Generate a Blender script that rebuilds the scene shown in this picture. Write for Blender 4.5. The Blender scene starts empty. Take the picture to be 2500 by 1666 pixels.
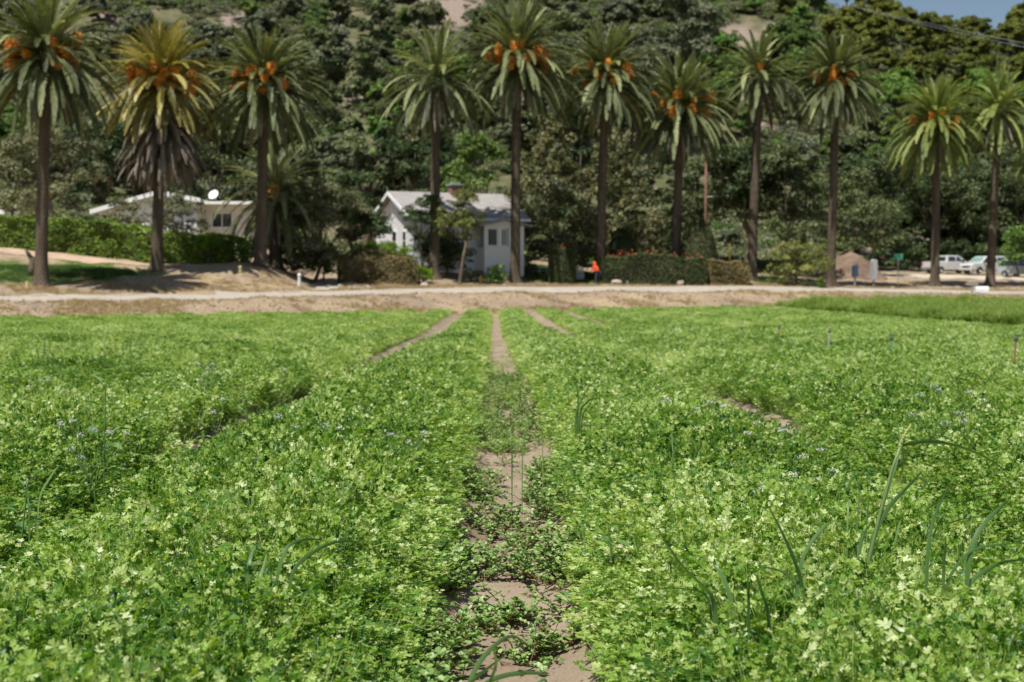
import bpy, math, random
import numpy as np
from mathutils import Vector, Euler, Matrix

# ------------------------------------------------------------------ camera, sky, sun, exposure
S = bpy.context.scene
COL = S.collection
FPX = 3472.0                      # focal length in pixels of the 2500 px wide photograph (50 mm)
CX, CH = -0.15, 1.27
YAW = math.atan(48/FPX); PITCH = math.atan(148/FPX)
cam = bpy.data.cameras.new('camera'); cam_ob = bpy.data.objects.new('camera', cam); COL.objects.link(cam_ob)
cam_ob.location = (CX, 0, CH); cam_ob.rotation_euler = (math.pi/2-PITCH, 0, -YAW)
cam.lens = 50; cam.sensor_width = 36; cam.clip_start = 0.1; cam.clip_end = 3000
cam.dof.use_dof = True; cam.dof.focus_distance = 5.5; cam.dof.aperture_fstop = 4.3; cam.dof.aperture_blades = 7
S.camera = cam_ob
RM = Euler(cam_ob.rotation_euler).to_matrix(); RMI = RM.transposed()

SUN_EL = math.radians(64); SUN_AZ = math.radians(215)     # azimuth clockwise from +Y: behind the camera, to its left
w = bpy.data.worlds.new('World'); S.world = w; w.use_nodes = True
nt = w.node_tree; nt.nodes.clear()
sky = nt.nodes.new('ShaderNodeTexSky'); sky.sky_type = 'NISHITA'; sky.sun_disc = False
sky.sun_elevation = SUN_EL; sky.sun_rotation = SUN_AZ; sky.air_density = 1.0; sky.dust_density = 1.2; sky.ozone_density = 1.0
bg = nt.nodes.new('ShaderNodeBackground'); bg.inputs[1].default_value = 0.066
wo = nt.nodes.new('ShaderNodeOutputWorld'); nt.links.new(sky.outputs[0], bg.inputs[0]); nt.links.new(bg.outputs[0], wo.inputs[0])
sl = bpy.data.lights.new('sun', 'SUN'); sl.energy = 5.0; sl.angle = math.radians(0.55); sl.color = (1.0, 0.965, 0.90)
so = bpy.data.objects.new('sun', sl); COL.objects.link(so)
sdir = Vector((math.sin(SUN_AZ)*math.cos(SUN_EL), math.cos(SUN_AZ)*math.cos(SUN_EL), math.sin(SUN_EL)))
so.rotation_euler = sdir.to_track_quat('Z', 'Y').to_euler(); so.location = (-20, -20, 60)
S.view_settings.view_transform = 'Standard'; S.view_settings.look = 'None'
S.view_settings.exposure = 0.36; S.view_settings.gamma = 1.0; S.view_settings.use_curve_mapping = False
S.render.engine = 'CYCLES'
S.cycles.max_bounces = 6; S.cycles.diffuse_bounces = 3; S.cycles.glossy_bounces = 2; S.cycles.transmission_bounces = 4
S.cycles.transparent_max_bounces = 4; S.cycles.caustics_reflective = False; S.cycles.caustics_refractive = False

rnd = random.Random(7)
def RNG(s): return np.random.default_rng(s)

# ------------------------------------------------------------------ projection helpers
def at(px, py, Y):
    d = RM @ Vector((px-1250, -(py-833), -FPX))
    return Vector((CX, 0, CH)) + d*(Y/d.y)
def proj(x, y, z):
    v = RMI @ (Vector((x, y, z)) - Vector((CX, 0, CH)))
    return 1250 + FPX*v.x/-v.z, 833 - FPX*v.y/-v.z

# ------------------------------------------------------------------ noise
def _h(ix, iy, s):
    n = (ix.astype(np.int64)*374761393 + iy.astype(np.int64)*668265263 + s*1442695041) & 0x7fffffff
    n = ((n ^ (n >> 13))*1274126177) & 0x7fffffff
    return ((n ^ (n >> 16)) & 0xffffff)/float(0xffffff)
def vnoise(x, y, s=0):
    ix = np.floor(x); iy = np.floor(y); fx = x-ix; fy = y-iy
    fx = fx*fx*(3-2*fx); fy = fy*fy*(3-2*fy)
    a = _h(ix, iy, s); b = _h(ix+1, iy, s); c = _h(ix, iy+1, s); d = _h(ix+1, iy+1, s)
    return (a*(1-fx)+b*fx)*(1-fy) + (c*(1-fx)+d*fx)*fy
def fbm(x, y, s=0, o=4):
    t = 0; a = .5
    for k in range(o):
        t = t + a*(vnoise(x*2**k, y*2**k, s+k*17)-.5); a *= .5
    return t
def sstep(a, b, x):
    t = np.clip((x-a)/(b-a), 0, 1); return t*t*(3-2*t)

# ------------------------------------------------------------------ terrain
EXs = [-80, -40, -21.8, -4.6, 7.5, 25, 45, 90]; EYs = [30, 48, 63, 80, 88, 96, 100, 106]
def edgeY(x): return np.interp(x, EXs, EYs)
def furrow_z(Y):
    return CH - np.interp(Y, [-50, 0, 8, 14, 22, 45, 80, 100], [1.27, 1.27, 1.27, 1.34, 1.50, 1.90, 2.0, 2.02])
def meander(Y):
    return np.interp(Y, [0, 4.4, 5.4, 6.2, 7.2, 9, 12, 18, 24], [-.12, -.12, -.11, -.10, -.08, -.04, -.02, 0.02, 0])
def bed_dx(x, Y):
    k = np.round(x/2.0)
    return np.abs(x - 2*k - meander(Y)*np.where(k == 0, 1.0, .5)), k
def field_z(x, Y):
    dx, k = bed_dx(x, Y)
    n = fbm(x*1.3, Y*1.3, 3)*.04 + fbm(x*9, Y*9, 5)*.02
    return furrow_z(Y) + .12*sstep(.12, .40, dx) + n
UC = [-900, 0, 200, 385, 640, 760, 900, 1060, 1256, 1500, 1836, 2027, 2282, 2500, 3400]
def e_of_u(u):
    # where the ray of picture column u meets the far edge of the field
    ys = np.linspace(20, 130, 2201); xs = CX + (u-1202)/FPX*ys
    i = np.argmax(ys > edgeY(xs)); return ys[i]
LO = np.interp(UC, [0, 640, 1240, 1840, 2500], [735, 725, 711, 708, 721])
UP = np.interp(UC, [0, 640, 1240, 1840, 2500], [724, 714, 700, 698.5, 712])
ROAD_A, ROAD_B = 7.0, 13.0
EXT = {
 -900: [(80, 690), (95, 590), (110, 560), (150, 520)],
 0: [(80, 694), (84, 668), (91, 608), (98, 592), (120, 560), (150, 520)],
 200: [(83, 690), (87, 662), (93, 624), (100, 612), (120, 580), (150, 540)],
 385: [(86, 692), (90, 656), (94, 648), (100, 640), (120, 605), (150, 560)],
 640: [(90, 680), (94, 646), (97, 640), (101, 645), (112, 632), (150, 580)],
 760: [(93, 706), (97, 696), (102, 688), (112, 670), (150, 600)],
 900: [(95, 700), (99, 694), (104, 688), (112, 672), (150, 605)],
 1060: [(98, 692), (101, 676), (104, 666), (112, 655), (150, 605)],
 1256: [(100, 697), (103, 691), (106, 674), (110, 660), (113, 652), (150, 605)],
 1500: [(105, 695), (112, 684), (120, 675), (150, 630)],
 1836: [(108, 690), (111, 682), (120, 672), (150, 640)],
 2027: [(112, 699), (125, 680), (143, 664), (150, 656), (157, 620)],
 2282: [(115, 703), (130, 682), (147, 666), (153, 660), (160, 625)],
 2500: [(117, 706), (130, 686), (147, 670), (153, 662), (160, 630)],
 3400: [(120, 706), (130, 686), (147, 670), (153, 662), (160, 630)]}
HILL_U = [-900, 700, 1500, 1836, 2060, 2250, 2500, 3400]
HILL_Y = [185, 220, 260, 300, 340, 420, 600]
HILL_P = [[430, 260, 110, -20, -120, -260, -330], [430, 260, 110, -20, -120, -260, -330], [440, 270, 130, 0, -90, -200, -250],
          [460, 290, 160, 45, -30, -80, -60], [480, 310, 185, 85, 40, 60, 160], [490, 330, 205, 125, 105, 140, 260],
          [500, 340, 220, 140, 120, 170, 300], [500, 340, 220, 140, 120, 170, 300]]
YG = np.concatenate([np.arange(20, 170, .5), np.arange(170, 605, 2.5)])
TAB = []
for i, u in enumerate(UC):
    e = e_of_u(u)
    ys = [19, e-.1, e+ROAD_A-.4, e+ROAD_A, e+ROAD_B, e+ROAD_B+.5]; zs = [float(furrow_z(e))-.1]*2
    def zz(py, Y): return CH - (py-685)*Y/FPX
    zl, zu = zz(LO[i], e+ROAD_A), zz(UP[i], e+ROAD_B)
    zs += [zl-.02, zl, zu, zu-.03]
    for (Y, py) in EXT[u]:
        if Y > ys[-1]+1: ys.append(Y); zs.append(zz(py, Y))
    for j, Y in enumerate(HILL_Y):
        ys.append(Y); zs.append(zz(np.interp(u, HILL_U, [h[j] for h in HILL_P]), Y))
    TAB.append(np.interp(YG, ys, zs))
TAB = np.array(TAB)
def far_z(x, Y):
    x = np.asarray(x, float); Y = np.asarray(Y, float)
    u = 1202 + FPX*(x-CX)/np.maximum(Y, 5)
    iu = np.clip(np.searchsorted(UC, u)-1, 0, len(UC)-2)
    u0 = np.array(UC)[iu]; u1 = np.array(UC)[iu+1]; t = np.clip((u-u0)/(u1-u0), 0, 1)
    yi = np.clip(np.interp(Y, YG, np.arange(len(YG))), 0, len(YG)-1.001); j = yi.astype(int); f = yi-j
    a = TAB[iu, j]*(1-f)+TAB[iu, j+1]*f; b = TAB[iu+1, j]*(1-f)+TAB[iu+1, j+1]*f
    z = a*(1-t)+b*t
    e = edgeY(x); d = Y-e
    rough = sstep(0, 3, d)*(1-sstep(5.5, 6.6, d)) + sstep(13.6, 16, d)
    z = z + rough*fbm(x*.7, Y*.7, 11)*.35 + sstep(155, 190, Y)*fbm(x*.06, Y*.06, 23)*9
    return z
def gz(x, y):
    if y < edgeY(x): return float(field_z(np.array(x), np.array(y)))
    return float(far_z(x, y))

# ------------------------------------------------------------------ mesh helpers
class MB:
    def __init__(s): s.v = []; s.q = []; s.t = []; s.n = 0; s.tone = []
    def add(s, v, quads=None, tris=None, tone=None):
        v = np.asarray(v, np.float32).reshape(-1, 3)
        if quads is not None and len(quads): s.q.append(np.asarray(quads, np.int32)+s.n)
        if tris is not None and len(tris): s.t.append(np.asarray(tris, np.int32)+s.n)
        s.v.append(v); s.n += len(v)
        if tone is None: tone = .5
        s.tone.append(np.full(len(v), tone, np.float32) if np.isscalar(tone) else np.asarray(tone, np.float32))
        return s
    def box(s, x0, x1, y0, y1, z0, z1, tone=None):
        v = [(x, y, z) for x in (x0, x1) for y in (y0, y1) for z in (z0, z1)]
        return s.add(v, quads=[(0, 1, 3, 2), (4, 6, 7, 5), (0, 4, 5, 1), (2, 3, 7, 6), (0, 2, 6, 4), (1, 5, 7, 3)], tone=tone)
    def tube(s, pts, rad, seg=8, tone=None, cap=True):
        pts = np.asarray(pts, float); n = len(pts); rad = np.broadcast_to(np.asarray(rad, float), (n,))
        t = np.gradient(pts, axis=0); t /= np.linalg.norm(t, axis=1)[:, None]+1e-9
        up = np.array([0, 0, 1.]) if abs(t[0, 2]) < .9 else np.array([1., 0, 0])
        a = np.cross(t, up); a /= np.linalg.norm(a, axis=1)[:, None]+1e-9; b = np.cross(t, a)
        th = np.arange(seg)*2*np.pi/seg
        v = pts[:, None]+rad[:, None, None]*(np.cos(th)[None, :, None]*a[:, None]+np.sin(th)[None, :, None]*b[:, None])
        i = np.arange(n-1)[:, None]*seg; j = np.arange(seg)[None]; jn = (j+1) % seg
        q = np.stack([i+j, i+jn, i+seg+jn, i+seg+j], -1).reshape(-1, 4)
        V = v.reshape(-1, 3); T = []
        if cap:
            V = np.vstack([V, pts[:1], pts[-1:]]); c0 = n*seg; c1 = c0+1
            T = [(c0, (k+1) % seg, k) for k in range(seg)]+[(c1, (n-1)*seg+k, (n-1)*seg+(k+1) % seg) for k in range(seg)]
        return s.add(V, quads=q, tris=T, tone=tone)
    def lathe(s, prof, c=(0, 0, 0), seg=16, tone=None):
        prof = np.array(prof, float); n = len(prof); th = np.arange(seg)*2*np.pi/seg
        v = np.stack([prof[:, None, 0]*np.cos(th)+c[0], prof[:, None, 0]*np.sin(th)+c[1], np.repeat(prof[:, 1:2], seg, 1)+c[2]], -1).reshape(-1, 3)
        i = np.arange(n-1)[:, None]*seg; j = np.arange(seg)[None]; jn = (j+1) % seg
        return s.add(v, quads=np.stack([i+j, i+jn, i+seg+jn, i+seg+j], -1).reshape(-1, 4), tone=tone)
    def prism(s, poly, y0, y1, tone=None, axis='y'):
        # extrude a polygon given in (x,z) along y (or in (y,z) along x)
        n = len(poly)
        if axis == 'y': v = [(p[0], y0, p[1]) for p in poly]+[(p[0], y1, p[1]) for p in poly]
        else: v = [(y0, p[0], p[1]) for p in poly]+[(y1, p[0], p[1]) for p in poly]
        q = [(i, (i+1) % n, n+(i+1) % n, n+i) for i in range(n)]
        from mathutils.geometry import tessellate_polygon
        tr = tessellate_polygon([[Vector((p[0], p[1], 0)) for p in poly]])
        t = [tuple(a) for a in tr]+[(a[2]+n, a[1]+n, a[0]+n) for a in tr]
        return s.add(v, quads=q, tris=t, tone=tone)
    def mesh(s, name, mat=None, smooth=False):
        me = bpy.data.meshes.new(name)
        V = np.vstack(s.v).astype(np.float32); Q = np.vstack(s.q) if s.q else np.zeros((0, 4), np.int32); T = np.vstack(s.t) if s.t else np.zeros((0, 3), np.int32)
        me.vertices.add(len(V)); me.vertices.foreach_set('co', V.ravel())
        L = np.concatenate([Q.ravel(), T.ravel()]).astype(np.int32)
        me.loops.add(len(L)); me.loops.foreach_set('vertex_index', L)
        ls = np.concatenate([np.arange(len(Q))*4, len(Q)*4+np.arange(len(T))*3]).astype(np.int32)
        me.polygons.add(len(ls)); me.polygons.foreach_set('loop_start', ls)
        me.polygons.foreach_set('use_smooth', np.full(len(ls), smooth, bool))
        a = me.attributes.new('tone', 'FLOAT', 'POINT'); a.data.foreach_set('value', np.concatenate(s.tone))
        me.update(calc_edges=True); me.validate()
        if mat: me.materials.append(mat)
        return me
    def obj(s, name, mat, parent=None, smooth=False, recalc=False):
        me = s.mesh(name, mat, smooth)
        if recalc:
            import bmesh
            bm = bmesh.new(); bm.from_mesh(me); bmesh.ops.recalc_face_normals(bm, faces=bm.faces); bm.to_mesh(me); bm.free()
        o = bpy.data.objects.new(name, me); COL.objects.link(o)
        if parent is not None: o.parent = parent
        return o
def tag(o, label=None, cat=None, group=None, kind=None):
    if label: o['label'] = label
    if cat: o['category'] = cat
    if group: o['group'] = group
    if kind: o['kind'] = kind
    return o
def thing(name, label, cat, loc=(0, 0, 0), rz=0, group=None):
    o = bpy.data.objects.new(name, None); COL.objects.link(o); o.location = loc; o.rotation_euler = (0, 0, rz); o.empty_display_size = .2
    return tag(o, label, cat, group)

# ------------------------------------------------------------------ materials
def newmat(name):
    m = bpy.data.materials.new(name); m.use_nodes = True; n = m.node_tree.nodes
    return m, m.node_tree, n['Principled BSDF'], n['Material Output']
def N(t, kind, **kw):
    n = t.nodes.new(kind)
    for k, v in kw.items(): setattr(n, k, v)
    return n
def noise(t, scale, detail=4, rough=.55, vec=None):
    n = N(t, 'ShaderNodeTexNoise'); n.inputs['Scale'].default_value = scale; n.inputs['Detail'].default_value = detail; n.inputs['Roughness'].default_value = rough
    if vec is None:
        g = N(t, 'ShaderNodeNewGeometry'); vec = g.outputs['Position']
    t.links.new(vec, n.inputs['Vector']); return n.outputs['Fac']
def ramp(t, fac, stops):
    r = N(t, 'ShaderNodeValToRGB'); e = r.color_ramp.elements
    while len(e) < len(stops): e.new(.5)
    for i, (p, c) in enumerate(stops): e[i].position = p; e[i].color = (*c, 1)
    t.links.new(fac, r.inputs[0]); return r.outputs[0]
def mixc(t, f, a, b, mode='MIX'):
    m = N(t, 'ShaderNodeMix', data_type='RGBA', blend_type=mode)
    for s_, v in ((m.inputs[0], f), (m.inputs[6], a), (m.inputs[7], b)):
        if isinstance(v, (int, float)): s_.default_value = v
        elif isinstance(v, tuple): s_.default_value = (*v, 1)
        else: t.links.new(v, s_)
    return m.outputs[2]
def math_(t, op, a, b=0.0, c=None):
    m = N(t, 'ShaderNodeMath', operation=op)
    for i, v in enumerate((a, b) if c is None else (a, b, c)):
        if isinstance(v, (int, float)): m.inputs[i].default_value = v
        else: t.links.new(v, m.inputs[i])
    return m.outputs[0]
def mapr(t, v, a, b, c=0., d=1.):
    m = N(t, 'ShaderNodeMapRange'); t.links.new(v, m.inputs[0])
    for i, x in enumerate((a, b, c, d)): m.inputs[i+1].default_value = x
    return m.outputs[0]
def bump(t, p, h, strength=.5, dist=.02):
    b = N(t, 'ShaderNodeBump'); b.inputs['Strength'].default_value = strength; b.inputs['Distance'].default_value = dist
    t.links.new(h, b.inputs['Height']); t.links.new(b.outputs[0], p.inputs['Normal']); return b
def leafmat(name, stops, transl=.35, rough=.5, spec=.35, patch=None, patch_scale=.3, tint=None, rnd_amt=.35):
    m, t, p, o = newmat(name)
    a = N(t, 'ShaderNodeAttribute', attribute_name='tone'); oi = N(t, 'ShaderNodeObjectInfo')
    f = math_(t, 'ADD', a.outputs['Fac'], math_(t, 'MULTIPLY', math_(t, 'SUBTRACT', oi.outputs['Random'], .5), rnd_amt))
    if patch:
        f = math_(t, 'ADD', f, mapr(t, noise(t, patch_scale, 3), .3, .7, -patch, patch))
    c = ramp(t, f, stops)
    t.links.new(c, p.inputs['Base Color']); p.inputs['Roughness'].default_value = rough; p.inputs['Specular IOR Level'].default_value = spec
    if transl > 0:
        tr = N(t, 'ShaderNodeBsdfTranslucent'); c2 = mixc(t, 1.0, c, tint or (1.25, 1.25, .55), 'MULTIPLY')
        t.links.new(c2, tr.inputs[0]); mx = N(t, 'ShaderNodeMixShader'); mx.inputs[0].default_value = transl
        t.links.new(p.outputs[0], mx.inputs[1]); t.links.new(tr.outputs[0], mx.inputs[2]); t.links.new(mx.outputs[0], o.inputs[0])
    return m
def plain(name, c, rough=.6, metal=0., var=.12, vs=3., bmp=0., spec=.4):
    m, t, p, o = newmat(name)
    k = noise(t, vs, 5)
    cc = mixc(t, mapr(t, k, .3, .7), tuple(x*(1-var) for x in c), tuple(min(1, x*(1+var)) for x in c))
    t.links.new(cc, p.inputs['Base Color']); p.inputs['Roughness'].default_value = rough; p.inputs['Metallic'].default_value = metal
    p.inputs['Specular IOR Level'].default_value = spec
    if bmp: bump(t, p, noise(t, vs*8, 4), bmp, .01)
    return m
# ------------------------------------------------------------------ setting: soil, verge, road, hills
def soil_mat():
    m, t, p, o = newmat('soil')
    n1 = noise(t, 1.2, 5); n2 = noise(t, 14, 6); n3 = noise(t, 90, 3)
    c = ramp(t, n1, [(.3, (.17, .125, .085)), (.55, (.28, .222, .16)), (.75, (.37, .30, .22))])
    c = mixc(t, mapr(t, n2, .42, .75, 0, .4), c, (.20, .145, .10))
    c = mixc(t, mapr(t, n3, .45, .75, 0, .25), c, (.46, .37, .27))
    t.links.new(c, p.inputs['Base Color']); p.inputs['Roughness'].default_value = .95; p.inputs['Specular IOR Level'].default_value = .15
    h = math_(t, 'ADD', math_(t, 'MULTIPLY', n2, .7), math_(t, 'MULTIPLY', n3, .35)); bump(t, p, h, .9, .02)
    return m
def ground_mat():
    # 'tone' carries what covers the ground there: 0 dirt, 1 lawn; hills get dry scrub by height noise
    m, t, p, o = newmat('ground')
    a = N(t, 'ShaderNodeAttribute', attribute_name='tone').outputs['Fac']
    a2 = N(t, 'ShaderNodeAttribute', attribute_name='hill').outputs['Fac']
    n1 = noise(t, .35, 6); n2 = noise(t, 2.5, 6, .65); n3 = noise(t, 12, 5)
    dirt = ramp(t, n2, [(.3, (.20, .145, .10)), (.5, (.32, .242, .165)), (.7, (.42, .325, .225))])
    dirt = mixc(t, mapr(t, n1, .42, .62, 0, .55), dirt, (.46, .36, .215))
    dirt = mixc(t, mapr(t, n3, .5, .72, 0, .6), dirt, (.17, .12, .085))
    dirt = mixc(t, mapr(t, noise(t, .16, 5), .5, .62, 0, .45), dirt, (.25, .19, .14))
    lawn = ramp(t, n3, [(.3, (.03, .085, .012)), (.7, (.10, .17, .03))])
    hill = ramp(t, n1, [(.32, (.07, .078, .035)), (.5, (.12, .122, .06)), (.62, (.18, .155, .095)), (.75, (.27, .21, .15))])
    hill = mixc(t, mapr(t, n2, .42, .58, 0, .7), hill, (.075, .08, .04))
    bare = N(t, 'ShaderNodeAttribute', attribute_name='bare').outputs['Fac']
    hill = mixc(t, bare, hill, ramp(t, n2, [(.3, (.19, .15, .12)), (.7, (.31, .245, .195))]))
    c = mixc(t, a2, dirt, hill); c = mixc(t, math_(t, 'MULTIPLY', a, mapr(t, n2, .3, .45)), c, lawn)
    t.links.new(c, p.inputs['Base Color']); p.inputs['Roughness'].default_value = .95; p.inputs['Specular IOR Level'].default_value = .1
    bump(t, p, math_(t, 'ADD', n2, n3), .8, .12); return m
def grid_obj(name, X, Y, Z, mat, extra=None):
    r, c = X.shape; i = np.arange(r-1)[:, None]*c; j = np.arange(c-1)[None]
    q = np.stack([i+j, i+j+1, i+c+j+1, i+c+j], -1).reshape(-1, 4)
    mb = MB(); mb.add(np.stack([X, Y, Z], -1).reshape(-1, 3), quads=q, tone=(extra['tone'].ravel() if extra else None))
    o = mb.obj(name, mat, smooth=True)
    if extra:
        for k, v in extra.items():
            if k != 'tone':
                a = o.data.attributes.new(k, 'FLOAT', 'POINT'); a.data.foreach_set('value', v.ravel().astype(np.float32))
    tag(o, kind='structure'); return o
us = np.concatenate([np.linspace(-1800, -300, 60), np.arange(-294, 2800, 6), np.linspace(2810, 4300, 60)])
rows = np.concatenate([[-60, -30, -12, -4, 0, 1.2], np.geomspace(2.0, 130, 560)])
Wd = np.where(rows < 2, 2.0+(2.0-rows)*1.6, rows)
YY = np.repeat(rows[:, None], len(us), 1); XX = CX + (us[None]-1202)/FPX*Wd[:, None]
e = edgeY(XX); keep = YY
# stop the field just past its far edge: rows beyond collapse onto the edge line
Yc = np.minimum(YY, e+.3); XXc = XX
ZZ = field_z(XXc, Yc) + fbm(XXc*30, Yc*30, 8, 3)*.012
ZZ = np.where(YY > e+.3, far_z(XXc, Yc)-.05, ZZ)
SOIL = soil_mat(); grid_obj('field_soil', XXc, Yc, ZZ, SOIL)

us2 = np.concatenate([np.linspace(-1800, -200, 60), np.arange(-190, 2700, 12), np.linspace(2710, 4300, 60)])
rel = np.concatenate([np.arange(0, 6.6, .5), [6.9, 7.0, 9, 11, 13.0, 13.2, 13.6], np.arange(14.5, 70, .8)])
# rows follow the field edge first, then settle to plain depth
XX = np.zeros((len(rel)+90, len(us2))); YY = np.zeros_like(XX)
for j, u in enumerate(us2):
    e0 = e_of_u(u); a = e0+rel; b = np.linspace(a[-1]+1.5, 600, 90)**1.0
    b = a[-1] + (600-a[-1])*np.linspace(0.008, 1, 90)**1.6
    y = np.concatenate([a, b]); YY[:, j] = y; XX[:, j] = CX+(u-1202)/FPX*y
ZZ = far_z(XX, YY)
UU = 1202+FPX*(XX-CX)/YY; PP = 685-(ZZ-CH)*FPX/YY
lawn = sstep(-.5, .5, (1-np.hypot((UU-60)/290, (PP-668)/26))*2+fbm(XX*.6, YY*.6, 2)*3)*(YY-edgeY(XX) > 15)*(YY < 95)
lawn = np.maximum(lawn, ((UU > 1180) & (UU < 1480) & (YY > 104) & (YY < 122)).astype(float))
lawn = np.maximum(lawn, .8*((UU > 1840) & (UU < 2010) & (YY > 107) & (YY < 118)).astype(float))
hillm = sstep(140, 165, YY+fbm(XX*.05, YY*.05, 4)*30)
BARE = [(1100, 20, 95, 75), (275, 62, 50, 24), (1780, 95, 80, 32), (1860, 312, 55, 24), (870, 245, 55, 30), (600, 55, 60, 20), (1900, 75, 50, 18), (420, 55, 60, 16), (2180, 260, 50, 14), (2260, 205, 60, 14), (2230, 590, 70, 22), (2140, 600, 60, 30), (1560, 610, 70, 20)]
bare = np.zeros_like(XX)
for (bu, bp, bw, bh) in BARE: bare = np.maximum(bare, 1-sstep(.7, 1.15, np.hypot((UU-bu)/bw, (PP-bp)/bh)+fbm(XX*.2, YY*.2, 9)*.5))
grid_obj('ground', XX, YY, ZZ, ground_mat(), {'tone': lawn, 'hill': hillm, 'bare': bare})

def road_mat():
    m, t, p, o = newmat('road')
    n1 = noise(t, 1.0, 5); n2 = noise(t, 30, 3)
    c = ramp(t, n1, [(.3, (.33, .285, .23)), (.7, (.43, .38, .31))]); c = mixc(t, mapr(t, n2, .4, .7, 0, .3), c, (.22, .2, .18))
    t.links.new(c, p.inputs['Base Color']); p.inputs['Roughness'].default_value = .85; bump(t, p, n2, .4, .01); return m
def strip(name, mat, f_in, f_out, ulo, uhi, lift, n=260, m=8):
    uu = np.linspace(ulo, uhi, n); X = np.zeros((m, n)); Y = np.zeros((m, n))
    for j, u in enumerate(uu):
        e0 = e_of_u(u); y = np.linspace(e0+f_in(u), e0+f_out(u), m); Y[:, j] = y; X[:, j] = CX+(u-1202)/FPX*y
    o = grid_obj(name, X, Y, far_z(X, Y)+lift, mat); return o
ROADM = road_mat()
strip('road', ROADM, lambda u: 7.0, lambda u: 12.9, -1800, 4200, .012)
# dirt lane climbing left behind the palms, the cottage driveway and the pale lane into the dirt lot
def lane(name, mat, pts, width, lift, n=60):
    P = [at(a, b, c) for a, b, c in pts]; s_ = np.linspace(0, len(P)-1, n)
    xs = np.interp(s_, range(len(P)), [p.x for p in P]); ys = np.interp(s_, range(len(P)), [p.y for p in P])
    tx = np.gradient(xs); ty = np.gradient(ys); l = np.hypot(tx, ty); nx, ny = -ty/l, tx/l
    k = np.linspace(-.5, .5, 9)[:, None]; X = xs+nx*k*width; Y = ys+ny*k*width
    return grid_obj(name, X, Y, far_z(X, Y)+lift, mat)
PALE = plain('pale_gravel', (.46, .40, .32), .9, var=.15, vs=1.5, bmp=.5, spec=.1)
lane('driveway', ROADM, [(830, 700, 91), (850, 694, 99), (800, 688, 106)], 3.6, .02)
lane('lot_lane', PALE, [(2000, 672, 136), (2150, 668, 138), (2330, 672, 136), (2620, 680, 132)], 9, .03)
lane('dirt_track', plain('track_dirt', (.42, .31, .22), .95, var=.15, vs=1, bmp=.5, spec=.1), [(-250, 600, 90.6), (0, 608, 90.9), (200, 628, 91.8), (385, 650, 92.6)], 2.6, .03)

# ------------------------------------------------------------------ scattering of what nobody could count
def scatter(name, P, R, Sc, idx, meshes, label, cat=None, thickness=None):
    hid = bpy.data.collections.new(name+'_kinds')
    for k, me in enumerate(meshes):
        so_ = bpy.data.objects.new('%s_kind_%02d' % (name, k), me); hid.objects.link(so_)
    me = bpy.data.meshes.new(name); me.vertices.add(len(P)); me.vertices.foreach_set('co', np.asarray(P, np.float32).ravel())
    for nm, ty, dat in (('rot', 'FLOAT_VECTOR', R), ('scl', 'FLOAT_VECTOR', Sc)):
        a = me.attributes.new(nm, ty, 'POINT'); a.data.foreach_set('vector', np.asarray(dat, np.float32).ravel())
    a = me.attributes.new('kindex', 'INT', 'POINT'); a.data.foreach_set('value', np.asarray(idx, np.int32))
    me.update(); o = bpy.data.objects.new(name, me); COL.objects.link(o)
    ng = bpy.data.node_groups.new(name, 'GeometryNodeTree')
    ng.interface.new_socket('Geometry', in_out='INPUT', socket_type='NodeSocketGeometry'); ng.interface.new_socket('Geometry', in_out='OUTPUT', socket_type='NodeSocketGeometry')
    gi = ng.nodes.new('NodeGroupInput'); go = ng.nodes.new('NodeGroupOutput'); ip = ng.nodes.new('GeometryNodeInstanceOnPoints'); ci = ng.nodes.new('GeometryNodeCollectionInfo')
    ci.inputs[0].default_value = hid; ci.inputs['Separate Children'].default_value = True; ci.inputs['Reset Children'].default_value = True
    def na(nm, ty):
        n = ng.nodes.new('GeometryNodeInputNamedAttribute'); n.data_type = ty; n.inputs[0].default_value = nm
        return [x for x in n.outputs if x.enabled and x.name == 'Attribute'][0]
    L = ng.links.new
    L(gi.outputs[0], ip.inputs['Points']); L(ci.outputs[0], ip.inputs['Instance']); ip.inputs['Pick Instance'].default_value = True
    L(na('kindex', 'INT'), ip.inputs['Instance Index']); L(na('rot', 'FLOAT_VECTOR'), ip.inputs['Rotation']); L(na('scl', 'FLOAT_VECTOR'), ip.inputs['Scale'])
    L(ip.outputs[0], go.inputs[0])
    md = o.modifiers.new('scatter', 'NODES'); md.node_group = ng
    tag(o, label, cat, kind='stuff'); return o

# cilantro: lobed fan leaflets, three to a leaf, on thin stems
_o = [(.20, .06), (.48, .10), (.56, .30), (.24, .33), (.58, .52), (.50, .76), (.18, .60), (.26, .88), (.12, 1.02), (0, .92)]
LOBE = np.array([(0, 0)]+_o+[(-x, y) for x, y in _o[-2::-1]])
LTR = [(0, i, i % (len(LOBE))+1) for i in range(1, len(LOBE))]+[(0, len(LOBE), 1)]
def frame(d, up):
    d = d/np.linalg.norm(d); s_ = np.cross(d, up); s_ /= np.linalg.norm(s_)+1e-9; n = np.cross(s_, d); return s_, d, n
def add_leaflet(mb, r, base, d, up, size, tone):
    s_, d, n = frame(d, up)
    L = np.vstack([[0, .42], LOBE])*size
    h = np.abs(L[:, 0])*.42 - (L[:, 1]**2)*.5/size*.5; h[0] = -.06*size
    h += r.normal(0, .05*size, len(h))
    V = base + L[:, :1]*s_ + L[:, 1:]*d + h[:, None]*n
    mb.add(V, tris=[(a, b, c) for a, b, c in LTR], tone=tone)
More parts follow.
